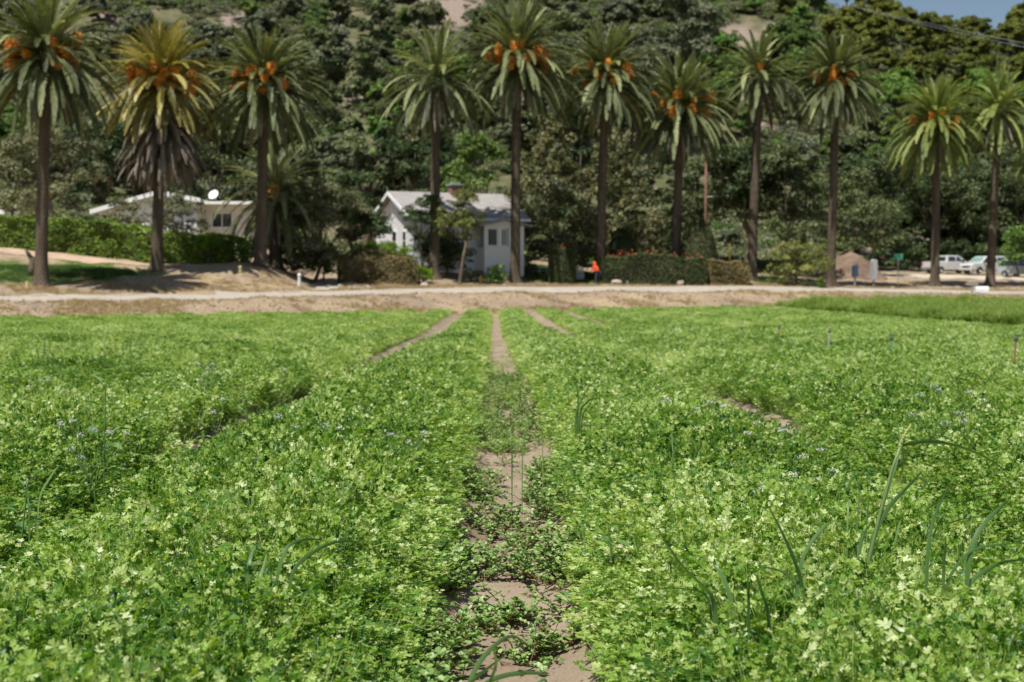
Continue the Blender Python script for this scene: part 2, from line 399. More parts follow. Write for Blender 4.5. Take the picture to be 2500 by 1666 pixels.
def cilantro(seed, nl=12, R=.10, H=.27):
    r = RNG(seed); mb = MB()
    for k in range(nl):
        a = r.uniform(0, 2*np.pi); rr = R*np.sqrt(r.uniform(0, 1)); h = H*(r.uniform(.55, 1.05) if k > 3 else r.uniform(.3, .7))
        top = np.array([rr*np.cos(a), rr*np.sin(a), h]); b0 = np.array([top[0]*.25, top[1]*.25, 0])
        out = np.array([np.cos(a), np.sin(a), 0])*r.uniform(.3, 1)+r.normal(0, .35, 3); out[2] = r.uniform(.0, 1.5)
        tn = r.uniform(.1, .9)
        mid = (b0+top)/2+np.array([0, 0, .02])
        mb.tube([b0, mid, top], [.0014, .0012, .0009], 3, tone=.75, cap=False)
        up = np.array([0, 0, 1])+r.normal(0, .75, 3)
        s_, d, n = frame(out, up); sz = r.uniform(.017, .028)
        e_ = top+d*.016
        mb.tube([top, e_], [.0009, .0007], 3, tone=.75, cap=False)
        add_leaflet(mb, r, e_, d+r.normal(0, .08, 3), n, sz, tn+r.normal(0, .08))
        for sg in (-1, 1):
            dd = d*.35+s_*sg+n*r.uniform(-.2, .3)
            add_leaflet(mb, r, top+dd*.006, dd, n+r.normal(0, .15, 3), sz*r.uniform(.75, .9), tn+r.normal(0, .08))
    return mb
CIL = leafmat('cilantro_leaf', [(.0, (.028, .10, .009)), (.3, (.12, .26, .026)), (.5, (.268, .415, .062)), (.75, (.455, .56, .19)), (1.0, (.66, .72, .42))], transl=.45, rough=.42, spec=.5, patch=.24, patch_scale=.28, tint=(1.22, 1.25, .42), rnd_amt=.3)
kinds = [cilantro(100+i, 23).mesh('cilantro_plant', CIL) for i in range(7)] + [cilantro(140+i, 25, .15, .27).mesh('cilantro_plant', CIL) for i in range(4)]
def crop_points(y0, y1, dens, r):
    # uniform over the visible wedge (with margin both sides)
    n = int(dens*(.5*(y1**2-y0**2)*.92)+dens*2.2*(y1-y0))
    Y = np.sqrt(r.uniform(y0**2, y1**2, n)); W = .46*Y+1.1; X = CX+.014*Y+r.uniform(-1, 1, n)*W
    pk = r.uniform(0, 1, n) < 1.0
    return X[pk], Y[pk]
def crop_keep(X, Y, r):
    dx, k = bed_dx(X, Y)
    jit = fbm(X*2.2, Y*1.1, 31)*.25
    th = np.full(len(X), .02)
    c = k == 0; th[c] = np.interp(Y[c], [0, 5, 9, 20, 26, 80], [.31, .30, .31, .35, .34, .30])
    th = np.where(k == 1, np.interp(Y, [0, 10, 11.5, 15, 17, 36, 41, 90], [.03, .03, .38, .36, .12, .12, .52, .54]), th)
    th = np.where(k == -1, np.interp(Y, [0, 9, 10, 13, 15, 22, 27, 90], [.05, .05, .34, .36, .30, .30, .52, .56]), th)
    th = np.where(k == 2, np.interp(Y, [0, 50, 58, 90], [.03, .03, .56, .60]), th)
    th = np.where(k == -2, np.interp(Y, [0, 20, 26, 30, 90], [.03, .05, .30, .18, .42]), th)
    return (dx > th+jit*np.where(c, .7, .4)) & (Y < edgeY(X)-.2+fbm(X*.9, Y*.1, 6)*2.2), dx
def lay(P, scl, R, Y): return P, scl
r = RNG(11); PP_ = []; RR_ = []; SS_ = []; II_ = []
for (y0, y1, dens, sx, lo, hi) in ((1.6, 9, 230, 1.0, 0, 7), (9, 18, 165, 1.05, 0, 7), (18, 40, 85, 1.1, 7, 11), (40, 101, 50, 1.3, 7, 11)):
    X, Y = crop_points(y0, y1, dens, r); kp, dx = crop_keep(X, Y, r)
    kp &= ~((X > 18.3) & (Y > 30)); X, Y, dx = X[kp], Y[kp], dx[kp]
    z = field_z(X, Y)-.01; n = len(X)
    hgt = (.44+.61*sstep(.05, .65, dx))*(1+fbm(X*.9, Y*.9, 41)*.85)*r.uniform(.78, 1.18, n)
    hgt = np.maximum(hgt, .5)*(1-.45*(np.abs(X) < 1)*(1-sstep(.28, .75, dx)))*np.interp(Y, [0, 30, 50], [1, 1, .8])
    gap = (fbm(X*2.6, Y*2.6, 77, 3) > .235) & (r.uniform(0, 1, n) < .6)
    hgt = np.where(gap, hgt*.55, hgt)
    PP_.append(np.stack([X, Y, z], 1)); RR_.append(np.stack([r.normal(0, .12, n), r.normal(0, .12, n), r.uniform(0, 6.283, n)], 1))
    w_ = sx*r.uniform(.68, 1.3, n); SS_.append(np.stack([w_, w_, hgt*np.where(sx > 1.2, 1.05, 1.0)], 1)); II_.append(r.integers(lo, hi, n))
# low seedlings and weeds in the middle furrow, further out
n = 240; Y = 10+r.uniform(0, 1, n)**.9*r.uniform(9, 24, n); X = meander(Y)+r.normal(0, .17, n); kp = (fbm(X*3, Y*1.1, 83) > -.07) & (np.abs(X) < .5); X, Y = X[kp], Y[kp]; n = len(X)
PP_.append(np.stack([X, Y, field_z(X, Y)-.01], 1)); RR_.append(np.stack([r.normal(0, .2, n), r.normal(0, .2, n), r.uniform(0, 6.28, n)], 1)); q = r.uniform(.45, .8, n); SS_.append(np.stack([q, q, q*r.uniform(.3, .6, n)], 1)); II_.append(r.integers(0, 7, n))
scatter('cilantro_crop', np.vstack(PP_), np.vstack(RR_), np.vstack(SS_), np.concatenate(II_), kinds, 'low bright green leafy herb crop covering the beds of the field', 'crop')

# purslane creeping over the furrow
def purslane(seed):
    r = RNG(seed); mb = MB()
    for b in range(r.integers(4, 7)):
        a = r.uniform(0, 6.28); L = r.uniform(.07, .15); p = np.array([0, 0, .008]); d = np.array([np.cos(a), np.sin(a), r.uniform(.15, .5)])
        pts = [p]
        for k in range(6):
            d = d+np.array([*r.normal(0, .25, 2), r.normal(.02, .1)]); d[2] = np.clip(d[2], .0, .8); d /= np.linalg.norm(d); p = p+d*L/6; pts.append(p)
        mb.tube(pts, np.linspace(.0022, .0012, 7), 5, tone=.97)
        for k in range(2, 7):
            nn = 5 if k < 6 else 9
            for q in range(nn):
                an = r.uniform(0, 6.28); dd = np.array([np.cos(an), np.sin(an), r.uniform(.1, .9)]); dd /= np.linalg.norm(dd)
                l = r.uniform(.011, .02); s_, dd, n = frame(dd, np.array([0, 0, 1])+r.normal(0, .2, 3))
                V = np.array([(0, 0), (.30, .45), (.36, .75), (.2, .97), (-.2, .97), (-.36, .75), (-.30, .45)])*l
                h = np.abs(V[:, 0])*.2
                mb.add(pts[k]+V[:, :1]*s_+V[:, 1:]*dd+h[:, None]*n, quads=[(0, 1, 2, 2)][:0], tris=[(0, 1, 2), (0, 2, 3), (0, 3, 4), (0, 4, 5), (0, 5, 6)], tone=r.uniform(.1, .8))
    return mb
PUR = leafmat('purslane_leaf', [(0, (.09, .18, .035)), (.5, (.20, .32, .08)), (.85, (.34, .44, .18)), (.9, (.20, .095, .05)), (1.0, (.20, .095, .05))], transl=.2, rough=.42, spec=.4, rnd_amt=.05)
pk = [purslane(300+i).mesh('purslane_sprig', PUR, True) for i in range(7)]
r = RNG(12); n = 5200
Y = np.concatenate([r.uniform(2.8, 9, 1900), r.uniform(9, 22, 2600), r.uniform(2.8, 16, 700)]); thin = (r.uniform(0, 1, n) < np.where(Y < 9, .55, np.where(Y < 19.5, .16, .2))); side = r.choice([-1, 1], n)
off = np.abs(r.normal(.24, .075, n))
off[1900:4500] = np.abs(r.normal(.12, .12, 2600))
X = meander(Y)+side*off
cl = fbm(X*3.1+side*7, Y*1.7, 51, 3)
keepm = np.where(Y < 9, (cl > .12) & (off > .19), cl > np.where(Y > 10.5, -.10, .07))
# thick mats that reach over the bare soil, as seen in the furrow
MATS = [(1215, 1290, .17, .33), (1330, 1360, .14, .2), (1215, 1400, .17, .16), (1270, 1345, .12, .12), (1235, 1520, .12, .10), (1370, 1600, .15, .12), (1180, 1555, .13, .14), (1395, 1520, .15, .25), (1200, 1200, .22, .7), (1345, 1455, .12, .2), (1260, 1630, .05, .08)]
MX, MY = [], []
for (mu, mp, mw, ml) in MATS:
    c0 = at(mu, mp, 5.0); c0 = Vector((CX, 0, CH)) + (c0-Vector((CX, 0, CH)))*(CH/(CH-c0.z))
    k = int(min(16, 260*mw*ml))+2
    MX += list(r.normal(c0.x, mw*.5, k)); MY += list(r.normal(c0.y, ml*1.0, k))
keepm &= thin; X = np.concatenate([X[keepm], MX]); Y = np.concatenate([Y[keepm], MY]); n = len(X)
SX = np.concatenate([r.normal(-2, .22, 420), r.normal(2, .2, 160)]); SY = np.concatenate([r.uniform(8.5, 24, 420), r.uniform(10.5, 17, 160)]); X = np.concatenate([X, SX]); Y = np.concatenate([Y, SY]); n = len(X)
scatter('purslane', np.stack([X, Y, field_z(X, Y)+.002], 1), np.stack([r.normal(0, .1, n), r.normal(0, .1, n), r.uniform(0, 6.28, n)], 1), np.repeat(r.uniform(.75, 1.35, n)[:, None], 3, 1), r.integers(0, 7, n), pk, 'low purslane mats with reddish stems creeping over the bare furrow', 'weeds')

# soil crumbs and dry bits in the furrow
def crumb(seed):
    r = RNG(seed); mb = MB(); ph = (1+5**.5)/2
    V = np.array([(0, 1, ph), (0, -1, ph), (0, 1, -ph), (0, -1, -ph), (1, ph, 0), (-1, ph, 0), (1, -ph, 0), (-1, -ph, 0), (ph, 0, 1), (-ph, 0, 1), (ph, 0, -1), (-ph, 0, -1)])*.5
    F = [(0, 1, 8), (0, 9, 1), (0, 4, 5), (0, 8, 4), (0, 5, 9), (1, 6, 8), (1, 9, 7), (1, 7, 6), (2, 10, 3), (2, 3, 11), (2, 5, 4), (2, 4, 10), (2, 11, 5), (3, 10, 6), (3, 7, 11), (3, 6, 7), (4, 8, 10), (5, 11, 9), (6, 10, 8), (7, 9, 11)]
    mb.add(V*(1+r.normal(0, .2, V.shape))*np.array([1, .8, .55]), tris=F); return mb
ck = [crumb(i).mesh('soil_crumb', SOIL) for i in range(4)]
r = RNG(13); n = 5200; Y = 2.5*np.exp(r.uniform(0, 2.9, n)); X = meander(Y)+r.normal(0, .2, n); s_ = np.exp(r.normal(-5.3, .55, n))
scatter('soil_crumbs', np.stack([X, Y, field_z(X, Y)], 1), r.uniform(0, 6.28, (n, 3)), np.repeat(s_[:, None], 3, 1), r.integers(0, 4, n), ck, 'small clods of pale soil lying in the furrow', 'soil')

# taller feathery crop, upper right of the field
def dill(seed):
    r = RNG(seed); mb = MB()
    for k in range(26):
        a = r.uniform(0, 6.28); l = r.uniform(.45, .95); d = np.array([np.cos(a)*.35, np.sin(a)*.35, 1.]); b = np.array([*r.normal(0, .07, 2), 0])
        t_ = b+d*l*r.uniform(.8, 1); m_ = (b+t_)/2; wdt = r.uniform(.008, .018); s_ = np.array([-np.sin(a), np.cos(a), 0])*wdt
        mb.add([b-s_*.5, b+s_*.5, m_+s_, m_-s_, t_+np.array([np.cos(a), np.sin(a), -.3])*.05], quads=[(0, 1, 2, 3)], tris=[(3, 2, 4)], tone=r.uniform(.1, .9))
        for q in range(9):
            f = r.uniform(.35, 1); p = b+(t_-b)*f; dd = r.normal(0, 1, 3); dd[2] = abs(dd[2])*.6; dd /= np.linalg.norm(dd); s2 = np.cross(dd, [0, 0, 1])*.012
            e_ = p+dd*r.uniform(.06, .16); mb.add([p, (p+e_)/2+s2, e_, (p+e_)/2-s2], quads=[(0, 1, 2, 3)], tone=r.uniform(.2, 1))
    return mb
DIL = leafmat('feathery_leaf', [(0, (.06, .13, .022)), (.5, (.17, .27, .05)), (1, (.33, .40, .12))], transl=.4, rough=.5, spec=.3, patch=.15, patch_scale=.4)
dk = [dill(400+i).mesh('tall_herb_tuft', DIL) for i in range(5)]
r = RNG(14); n = 15000; X = r.uniform(18.2, 60, n); Y = r.uniform(38, 103, n)
k = (Y < edgeY(X)-.5) & (X < .42*Y+4) & (((X % 2) > .35) | (r.uniform(0, 1, n) < .5)); X, Y = X[k], Y[k]; n = len(X)
hh = (.95+fbm(X*.5, Y*.3, 61)*1.3)*r.uniform(.85, 1.1, n)*np.interp(X, [18.2, 19.2], [.8, 1.0])
scatter('tall_feathery_crop', np.stack([X, Y, field_z(X, Y)], 1), np.stack([r.normal(0, .12, n), r.normal(0, .12, n), r.uniform(0, 6.28, n)], 1), np.stack([1.25*np.ones(n), 1.25*np.ones(n), hh], 1), r.integers(0, 5, n), dk, 'taller feathery green crop standing at the far corner of the field', 'crop')

# dry grass on the verge and rough ground beyond
def tuft(seed, nb=22, H=.16, spread=.06):
    r = RNG(seed); mb = MB()
    for k in range(nb):
        a = r.uniform(0, 6.28); b = np.array([*r.normal(0, spread, 2), 0]); t_ = b+np.array([np.cos(a)*.6, np.sin(a)*.6, r.uniform(.5, 1.2)])*H*r.uniform(.5, 1.1)
        s_ = np.array([-np.sin(a), np.cos(a), 0])*.006
        mb.add([b-s_, b+s_, t_], tris=[(0, 1, 2)], tone=r.uniform(0, 1))
    return mb
DRY = leafmat('dry_grass', [(0, (.20, .14, .07)), (.5, (.36, .27, .14)), (1, (.50, .40, .23))], transl=.25, rough=.8, spec=.1, patch=.2, patch_scale=.4)
tk = [tuft(500+i).mesh('dry_tuft', DRY) for i in range(4)]
r = RNG(15); n = 20000; u = r.uniform(-200, 2700, n); d = np.where(r.uniform(0, 1, n) < .55, r.uniform(.3, 6.8, n), 13.3+np.abs(r.normal(0, 4, n)))
eu = np.interp(u, us2, [e_of_u(q) for q in us2]); Y = eu+d; X = CX+(u-1202)/FPX*Y; kk = (fbm(X*.35, Y*.6, 71) > .0) | ((np.abs(d-7.0) < .5) | (np.abs(d-13.4) < .5)) & (fbm(X*.8, Y*.8, 72) > -.05); X, Y = X[kk], Y[kk]; n = len(X)
scatter('dry_grass', np.stack([X, Y, far_z(X, Y)], 1), np.stack([0*X, 0*X, r.uniform(0, 6.28, n)], 1), np.repeat(r.uniform(.6, 1.5, n)[:, None], 3, 1), r.integers(0, 4, n), tk, 'short straw coloured dry grass scattered on the road verge', 'grass')
n = 9000; u = r.uniform(-250, 2750, n); d = np.where(r.uniform(0, 1, n) < .6, r.uniform(.2, 7.3, n), 12.7+np.abs(r.normal(0, 2.5, n))); eu = np.interp(u, us2, [e_of_u(q) for q in us2]); Y = eu+d; X = CX+(u-1202)/FPX*Y; s_ = np.exp(r.normal(-3.1, .5, n))
scatter('verge_stones', np.stack([X, Y, far_z(X, Y)], 1), r.uniform(0, 6.28, (n, 3)), np.repeat(s_[:, None], 3, 1), r.integers(0, 4, n), ck, 'clods and small stones strewn over the road bank', 'stones')
GRS = leafmat('lawn_grass', [(0, (.025, .07, .010)), (.5, (.055, .125, .018)), (1, (.10, .18, .035))], transl=.35, rough=.5, spec=.3, patch=.15, patch_scale=.5)
lk = [tuft(520+i, 40, .13, .12).mesh('lawn_tuft', GRS) for i in range(4)]
r = RNG(16); LX = []; LY = []
for (u0, u1, y0, y1, p0, p1, nn) in ((-200, 330, 79, 89, 650, 686, 7000), (1180, 1480, 104, 120, 0, 900, 3500), (1840, 2010, 108, 117, 0, 900, 1500)):
    u = r.uniform(u0, u1, nn); Y = r.uniform(y0, y1, nn); X = CX+(u-1202)/FPX*Y; z = far_z(X, Y); py = 685-(z-CH)*FPX/Y
    k = (py > p0) & (py < p1+fbm(X, Y, 3)*26) & (fbm(X*.5, Y*.5, 44) > -.11); LX += list(X[k]); LY += list(Y[k])
X = np.array(LX); Y = np.array(LY); n = len(X)
scatter('lawn_grass', np.stack([X, Y, far_z(X, Y)], 1), np.stack([0*X, 0*X, r.uniform(0, 6.28, n)], 1), np.repeat(r.uniform(.8, 1.4, n)[:, None], 3, 1), r.integers(0, 4, n), lk, 'short green lawn grass under the palms and before the cottage', 'grass')
# ------------------------------------------------------------------ houses
WHITE = plain('white_siding', (.84, .85, .87), .6, var=.05, vs=1.2); TRIM = plain('white_trim', (.80, .80, .78), .5, var=.03)
SHADE_GLASS = plain('window_glass', (.02, .025, .03), .08, var=.2, spec=.8); CREAM = plain('cream_wall', (.70, .67, .60), .7, var=.06)
def siding_mat():
    m, t, p, o = newmat('lap_siding')
    g = N(t, 'ShaderNodeNewGeometry'); sx = N(t, 'ShaderNodeSeparateXYZ'); t.links.new(g.outputs['Position'], sx.inputs[0])
    saw = math_(t, 'FRACT', math_(t, 'MULTIPLY', sx.outputs['Z'], 5.5))
    c = mixc(t, mapr(t, noise(t, 1.5, 4), .3, .7), (.80, .81, .82), (.86, .86, .86)); t.links.new(c, p.inputs['Base Color']); p.inputs['Roughness'].default_value = .6
    bump(t, p, saw, .7, .03); return m
SIDING = siding_mat()
def roof_mat(name, a, b):
    m, t, p, o = newmat(name); n1 = noise(t, 2, 4); n2 = noise(t, 18, 3)
    c = mixc(t, mapr(t, n1, .3, .7), a, b); c = mixc(t, mapr(t, n2, .4, .7, 0, .25), c, (.2, .19, .18))
    t.links.new(c, p.inputs['Base Color']); p.inputs['Roughness'].default_value = .9; bump(t, p, n2, .6, .03); return m
SHINGLE = roof_mat('grey_shingles', (.25, .235, .22), (.33, .31, .29)); BRICK = plain('chimney_brick', (.19, .11, .09), .9, var=.3, vs=9)
def window(parent, x0, x1, z0, z1, y, out=-1, mull=1, rails=1, axis='x', arch=False):
    # a framed window set proud of a wall lying in the x-z plane at y (out: -1 faces -y), or in the y-z plane (axis 'y')
    f = MB(); g = MB(); t_ = .09; ya, yb = sorted((y, y+out*.06)); yg0, yg1 = sorted((y+out*.004, y+out*.025))
    def bx(mb, a0, a1, c0, c1, b0, b1):
        if axis == 'x': mb.box(a0, a1, b0, b1, c0, c1)
        else: mb.box(b0, b1, a0, a1, c0, c1)
    bx(f, x0-t_, x0, z0-t_, z1+t_, ya, yb); bx(f, x1, x1+t_, z0-t_, z1+t_, ya, yb); bx(f, x0, x1, z1, z1+t_, ya, yb); bx(f, x0, x1, z0-t_, z0, ya, yb)
    for k in range(mull):
        c = x0+(x1-x0)*(k+1)/(mull+1); bx(f, c-.035, c+.035, z0, z1, ya, yb-.012 if out > 0 else yb)
    for k in range(rails):
        c = z0+(z1-z0)*(k+1)/(rails+1); bx(f, x0, x1, c-.025, c+.025, *sorted((y, y+out*.04)))
    bx(g, x0, x1, z0, z1, yg0, yg1)
    w_ = g.obj('window', SHADE_GLASS, parent); f.obj('frame', TRIM, w_)
    s_ = MB(); bx(s_, x0-.16, x1+.16, z0-t_-.07, z0-t_-.004, *sorted((y, y+out*.13))); s_.obj('sill', TRIM, w_)
    return w_
def cottage():
    p = at(1010, 662, 104); z0 = p.z; a = math.radians(24)
    h = thing('cottage', 'white lap sided cottage with grey gabled roof and brick chimney behind the palms', 'house', (p.x, p.y, z0), a)
    # local: x along the front wall to the right, y into the house; near corner at the origin
    L, W = 8.7, 8.2; ze = at(1010, 527, 104).z-z0; zr = at(951, 469, 106).z-z0
    wl = MB(); wl.prism([(0, -1), (W, -1), (W, ze), (W/2, zr-.12), (0, ze)], 0, .18, axis='x'); wl.prism([(0, -1), (W, -1), (W, ze), (W/2, zr-.12), (0, ze)], L-.18, L, axis='x')
    wl.box(.18, L-.18, 0, .18, -1, ze); wl.box(.18, L-.18, W-.18, W, 0, ze); wl.obj('wall', SIDING, h, recalc=True)
    rf = MB(); ov = .55; th = .16; sl_ = (zr-ze)/(W/2)
    rf.prism([(-ov, ze-ov*sl_), (W/2, zr), (W/2, zr+th), (-ov, ze-ov*sl_+th)], -.5, L+.5, axis='x'); rf.prism([(W/2, zr), (W+ov, ze-ov*sl_), (W+ov, ze-ov*sl_+th), (W/2, zr+th)], -.5, L+.5, axis='x')
    roof = rf.obj('roof', SHINGLE, h, recalc=True)
    fb = MB(); fb.prism([(-ov-.03, ze-ov*sl_-.14), (W/2, zr-.14), (W+ov+.03, ze-ov*sl_-.14), (W+ov+.03, ze-ov*sl_+.12), (W/2, zr+.12), (-ov-.03, ze-ov*sl_+.12)], -.56, -.503, axis='x')
    fb.box(-.5, L+.5, -ov-.06, -ov-.003, ze-ov*sl_-.06, ze-ov*sl_+.14); fb.obj('fascia', TRIM, roof, recalc=True)
    ch = MB(); cx, cy = 4.9, W/2-.2; ch.box(cx-.45, cx+.45, cy-.45, cy+.45, zr-.5, zr+.7); c_ = ch.obj('chimney', BRICK, roof)
    cp = MB(); cp.box(cx-.55, cx+.55, cy-.55, cy+.55, zr+.7, zr+.8); cp.box(cx-.3, cx+.3, cy-.3, cy+.3, zr+.8, zr+.95); cp.obj('chimney_cap', plain('green_copper', (.25, .33, .27), .6), c_)
    window(h, W/2-.55, W/2+.35, 1.55, 2.95, 0, -1, 0, 1, axis='y'); window(h, W/2-2.6, W/2-1.9, 1.6, 2.9, 0, -1, 0, 1, axis='y')
    for yy in (0.0, W):
        br = MB(); br.prism([(yy-.45, ze-.15), (yy+.05, ze-.15), (yy, ze-.75)], -.35, -.25, axis='x'); br.obj('bracket', TRIM, h, recalc=True)
    # arched porch opening in the front wall
    ar = MB(); pts = [(.55, .9)]+[(.55+.45-.45*math.cos(t), 2.5+.45*math.sin(t)) for t in np.linspace(0, math.pi, 9)]+[(1.45, .9)]
    ar.prism(pts, -.03, -.005); w2 = ar.obj('arched_window', SHADE_GLASS, h, recalc=True)
    af = MB(); t0 = [(.55+.45-.45*math.cos(t), 2.5+.45*math.sin(t)) for t in np.linspace(0, math.pi, 9)]
    af.tube([(x, -.05, z) for x, z in [(.5, .9)]+[(1+(x-1)*1.1, 2.5+(z-2.5)*1.1) for x, z in t0]+[(1.5, .9)]], .06, 6); af.obj('frame', TRIM, w2)
    window(h, 2.6, 4.0, 1.5, 2.9, 0, -1, 1, 1)
    # enclosed porch bay with its own low gable
    bx0, bx1, by = 4.9, 8.1, -1.7; zb = at(1193, 553, 103).z-z0
    bw = MB(); bw.box(bx0, bx1, by, by+.15, -1, 1.75); bw.box(bx0, bx0+.15, by+.15, 0, -1, 1.75); bw.box(bx1-.15, bx1, by+.15, 0, -1, 1.75); bw.obj('porch_wall', SIDING, h)
    ps = MB()
    for x in (bx0, bx0+1.1, bx1-1.25, bx1-.22): ps.box(x, x+.22, by+.002, by+.2, 1.76, zb-.05)
    ps.box(bx0, bx1, by-.02, by+.22, zb-.05, zb+.18); ps.obj('porch_post', TRIM, h)
    window(h, bx0+1.40, bx1-1.45, 1.9, zb-.15, by+.06, -1, 1, 0)
    window(h, bx0+.3, bx0+1.0, 1.9, zb-.15, by+.06, -1, 0, 0); window(h, bx1-.95, bx1-.3, 1.9, zb-.15, by+.06, -1, 0, 0)
    pr = MB(); m_ = (bx0+bx1)/2; zt = zb+.5
    pr.prism([(bx0-.5, zb+.02), (m_, zt), (m_, zt+.12), (bx0-.5, zb+.16)], by-.5, 1.0); pr.prism([(m_, zt), (bx1+.5, zb+.02), (bx1+.5, zb+.16), (m_, zt+.12)], by-.5, 1.0)
    prr = pr.obj('porch_roof', SHINGLE, h, recalc=True)
    gb = MB(); gb.prism([(bx0-.1, zb+.18), (bx1+.1, zb+.18), (m_, zt-.02)], by+.01, by+.12); gb.obj('porch_gable', SIDING, h, recalc=True)
    st = MB()
    for k in range(4): st.box(bx0+.2, bx0+1.4, by-.35*(k+1), by-.35*k-.004, -1, .3-.24*k)
    st.obj('step', plain('concrete', (.45, .43, .40), .9), h)
cottage()
def left_house():
    Y = 112; p = at(223, 560, Y); q = at(490, 560, Y); z0 = far_z((p.x+q.x)/2, Y)-.6
    h = thing('ranch_house', 'low white ranch house with shallow gable roof and satellite dish behind the long hedge', 'house', (p.x, Y, float(z0)))
    Wd_ = q.x-p.x; pk_ = at(388, 466, Y); zp = pk_.z-z0; zl = at(223, 514, Y).z-z0; zr = at(492, 486, Y).z-z0; xm = pk_.x-p.x; D = 8
    wl = MB(); zl2 = zp-.3-(xm-1.2)*(zp-zl)/xm
    wl.prism([(1.2, 0), (Wd_-.5, 0), (Wd_-.5, zr-.28), (xm, zp-.25), (1.2, zl2)], .6, .8); wl.prism([(1.2, 0), (Wd_-.5, 0), (Wd_-.5, zr-.28), (xm, zp-.25), (1.2, zl2)], D-.2, D)
    wl.box(1.2, 1.4, .8, D-.2, 0, zl2-.1); wl.box(Wd_-.7, Wd_-.5, .8, D-.2, 0, zr-.4); wl.obj('wall', WHITE, h, recalc=True)
    rf = MB(); rf.prism([(0, zl-.18), (xm, zp-.18), (xm, zp), (0, zl)], -.2, D+.4); rf.prism([(xm, zp-.18), (Wd_, zr-.18), (Wd_, zr), (xm, zp)], -.2, D+.4)
    roof = rf.obj('roof', plain('pale_roof', (.60, .59, .57), .8, var=.08), h, recalc=True)
    fa = MB(); fa.prism([(-.04, zl-.3), (xm, zp-.3), (Wd_+.04, zr-.3), (Wd_+.04, zr+.04), (xm, zp+.04), (-.04, zl+.04)], -.28, -.205); fa.obj('fascia', TRIM, roof, recalc=True)
    # side wing to the right
    x1 = at(605, 560, Y+2).x-p.x; wz = zr-.1
    wg = MB(); wg.box(Wd_-.49, x1, 2.2, 2.4, 0, wz-.25); wg.box(x1-.2, x1, 2.4, D, 0, wz-.25); wg.obj('wing_wall', CREAM, h)
    wr = MB(); wr.box(Wd_+.02, x1+.5, 1.2, D+.3, wz-.24, wz-.02); wr.obj('wing_roof', TRIM, h)
    sh = MB(); sh.box(Wd_-2.0, Wd_-.6, .555, .597, .5, zr-.5); sh.obj('panel', plain('pale_blue_panel', (.58, .66, .74), .6, var=.04), h)
    xa = at(506, 540, Y).x-p.x; window(h, xa, xa+1.5, wz-2.0, wz-.95, 2.2, -1, 1, 0); window(h, 3.2, 4.6, 1.0, 2.0, .6, -1, 1, 0)
    xd = at(524, 469, Y+3).x-p.x
    d = MB(); prof = [(0.001, 0), (.25, .03), (.45, .1), (.6, .2), (.62, .2), (.46, .07), (.25, -.01), (.001, -.04)]
    d.lathe(prof, seg=20); dd = d.obj('satellite_dish', TRIM, h, smooth=True); dd.scale = (.68, .68, .68); dd.location = (xd, 2.8, wz+.55); dd.rotation_euler = (math.radians(60), 0, math.radians(-20))
    mm = MB(); mm.tube([(0, 0, -.02), (.0, -.25, -.7)], .035, 6); mm.tube([(0, .0, 0), (0, .12, .45)], .015, 5); mm.obj('mast', TRIM, dd)
    lw = MB(); a0 = at(345, 545, 105); a1 = at(482, 545, 105)
left_house()
def garden_wall():
    a0 = at(350, 548, 104); a1 = at(480, 548, 104); g0 = gz(a0.x, 104); m = MB()
    top = a0.z; m.box(a0.x, a1.x, 104, 104.2, g0-.3, top); m.box(a0.x-.04, a1.x+.04, 103.96, 104.24, top, top+.08)
    for k in range(4):
        x = a0.x+(a1.x-a0.x)*k/3; m.box(x-.15, x+.15, 103.92, 103.999, g0-.3, top-.002)
    tag(m.obj('garden_wall', WHITE), 'low white garden wall behind the long hedge, before the ranch house', 'wall')
garden_wall()
def far_shed():
    a = at(-60, 525, 112); b = at(9, 482, 112); g = gz(a.x, 112); h = thing('shed', 'white shed wall cut by the left edge behind the hedge', 'shed', (b.x-4, 112, g-.2))
    m = MB(); m.box(0, 4, 0, 3, 0, b.z-g+.1); m.obj('wall', WHITE, h); m = MB(); m.box(-.3, 4.25, -.3, 3.3, b.z-g+.1, b.z-g+.25); m.obj('roof', TRIM, h)
far_shed()

# ------------------------------------------------------------------ palms
def palm_bark():
    m, t, p, o = newmat('palm_bark'); n1 = noise(t, 2.2, 5); n2 = noise(t, 16, 4)
    a = N(t, 'ShaderNodeAttribute', attribute_name='tone').outputs['Fac']
    c = ramp(t, a, [(.0, (.055, .04, .028)), (.5, (.11, .086, .06)), (1, (.20, .16, .12))]); c = mixc(t, mapr(t, n1, .35, .7, 0, .5), c, (.10, .08, .06))
    t.links.new(c, p.inputs['Base Color']); p.inputs['Roughness'].default_value = .95; p.inputs['Specular IOR Level'].default_value = .1; bump(t, p, n2, .8, .04); return m
PBARK = palm_bark()
PG = [leafmat('palm_frond', [(0, (.022, .032, .010)), (.4, (.09, .11, .038)), (.75, (.24, .27, .11)), (1, (.44, .46, .23))], transl=.22, rough=.5, spec=.32, rnd_amt=.0),
      leafmat('palm_frond_yellow', [(0, (.055, .06, .016)), (.4, (.20, .18, .045)), (.75, (.42, .36, .10)), (1, (.56, .48, .18))], transl=.25, rough=.4, spec=.4, rnd_amt=.0),
      leafmat('palm_frond_bright', [(0, (.06, .095, .016)), (.45, (.15, .195, .045)), (.8, (.28, .33, .09)), (1, (.38, .42, .14))], transl=.3, rough=.5, spec=.32, rnd_amt=.0)]
DEAD = leafmat('dead_frond', [(0, (.10, .08, .062)), (.5, (.20, .165, .13)), (1, (.34, .29, .235))], transl=.1, rough=.8, spec=.15, rnd_amt=0)
FRUIT = leafmat('palm_fruit', [(0, (.55, .16, .02)), (.5, (.84, .32, .04)), (1, (.92, .50, .10))], transl=0, rough=.5, spec=.3, rnd_amt=.2)
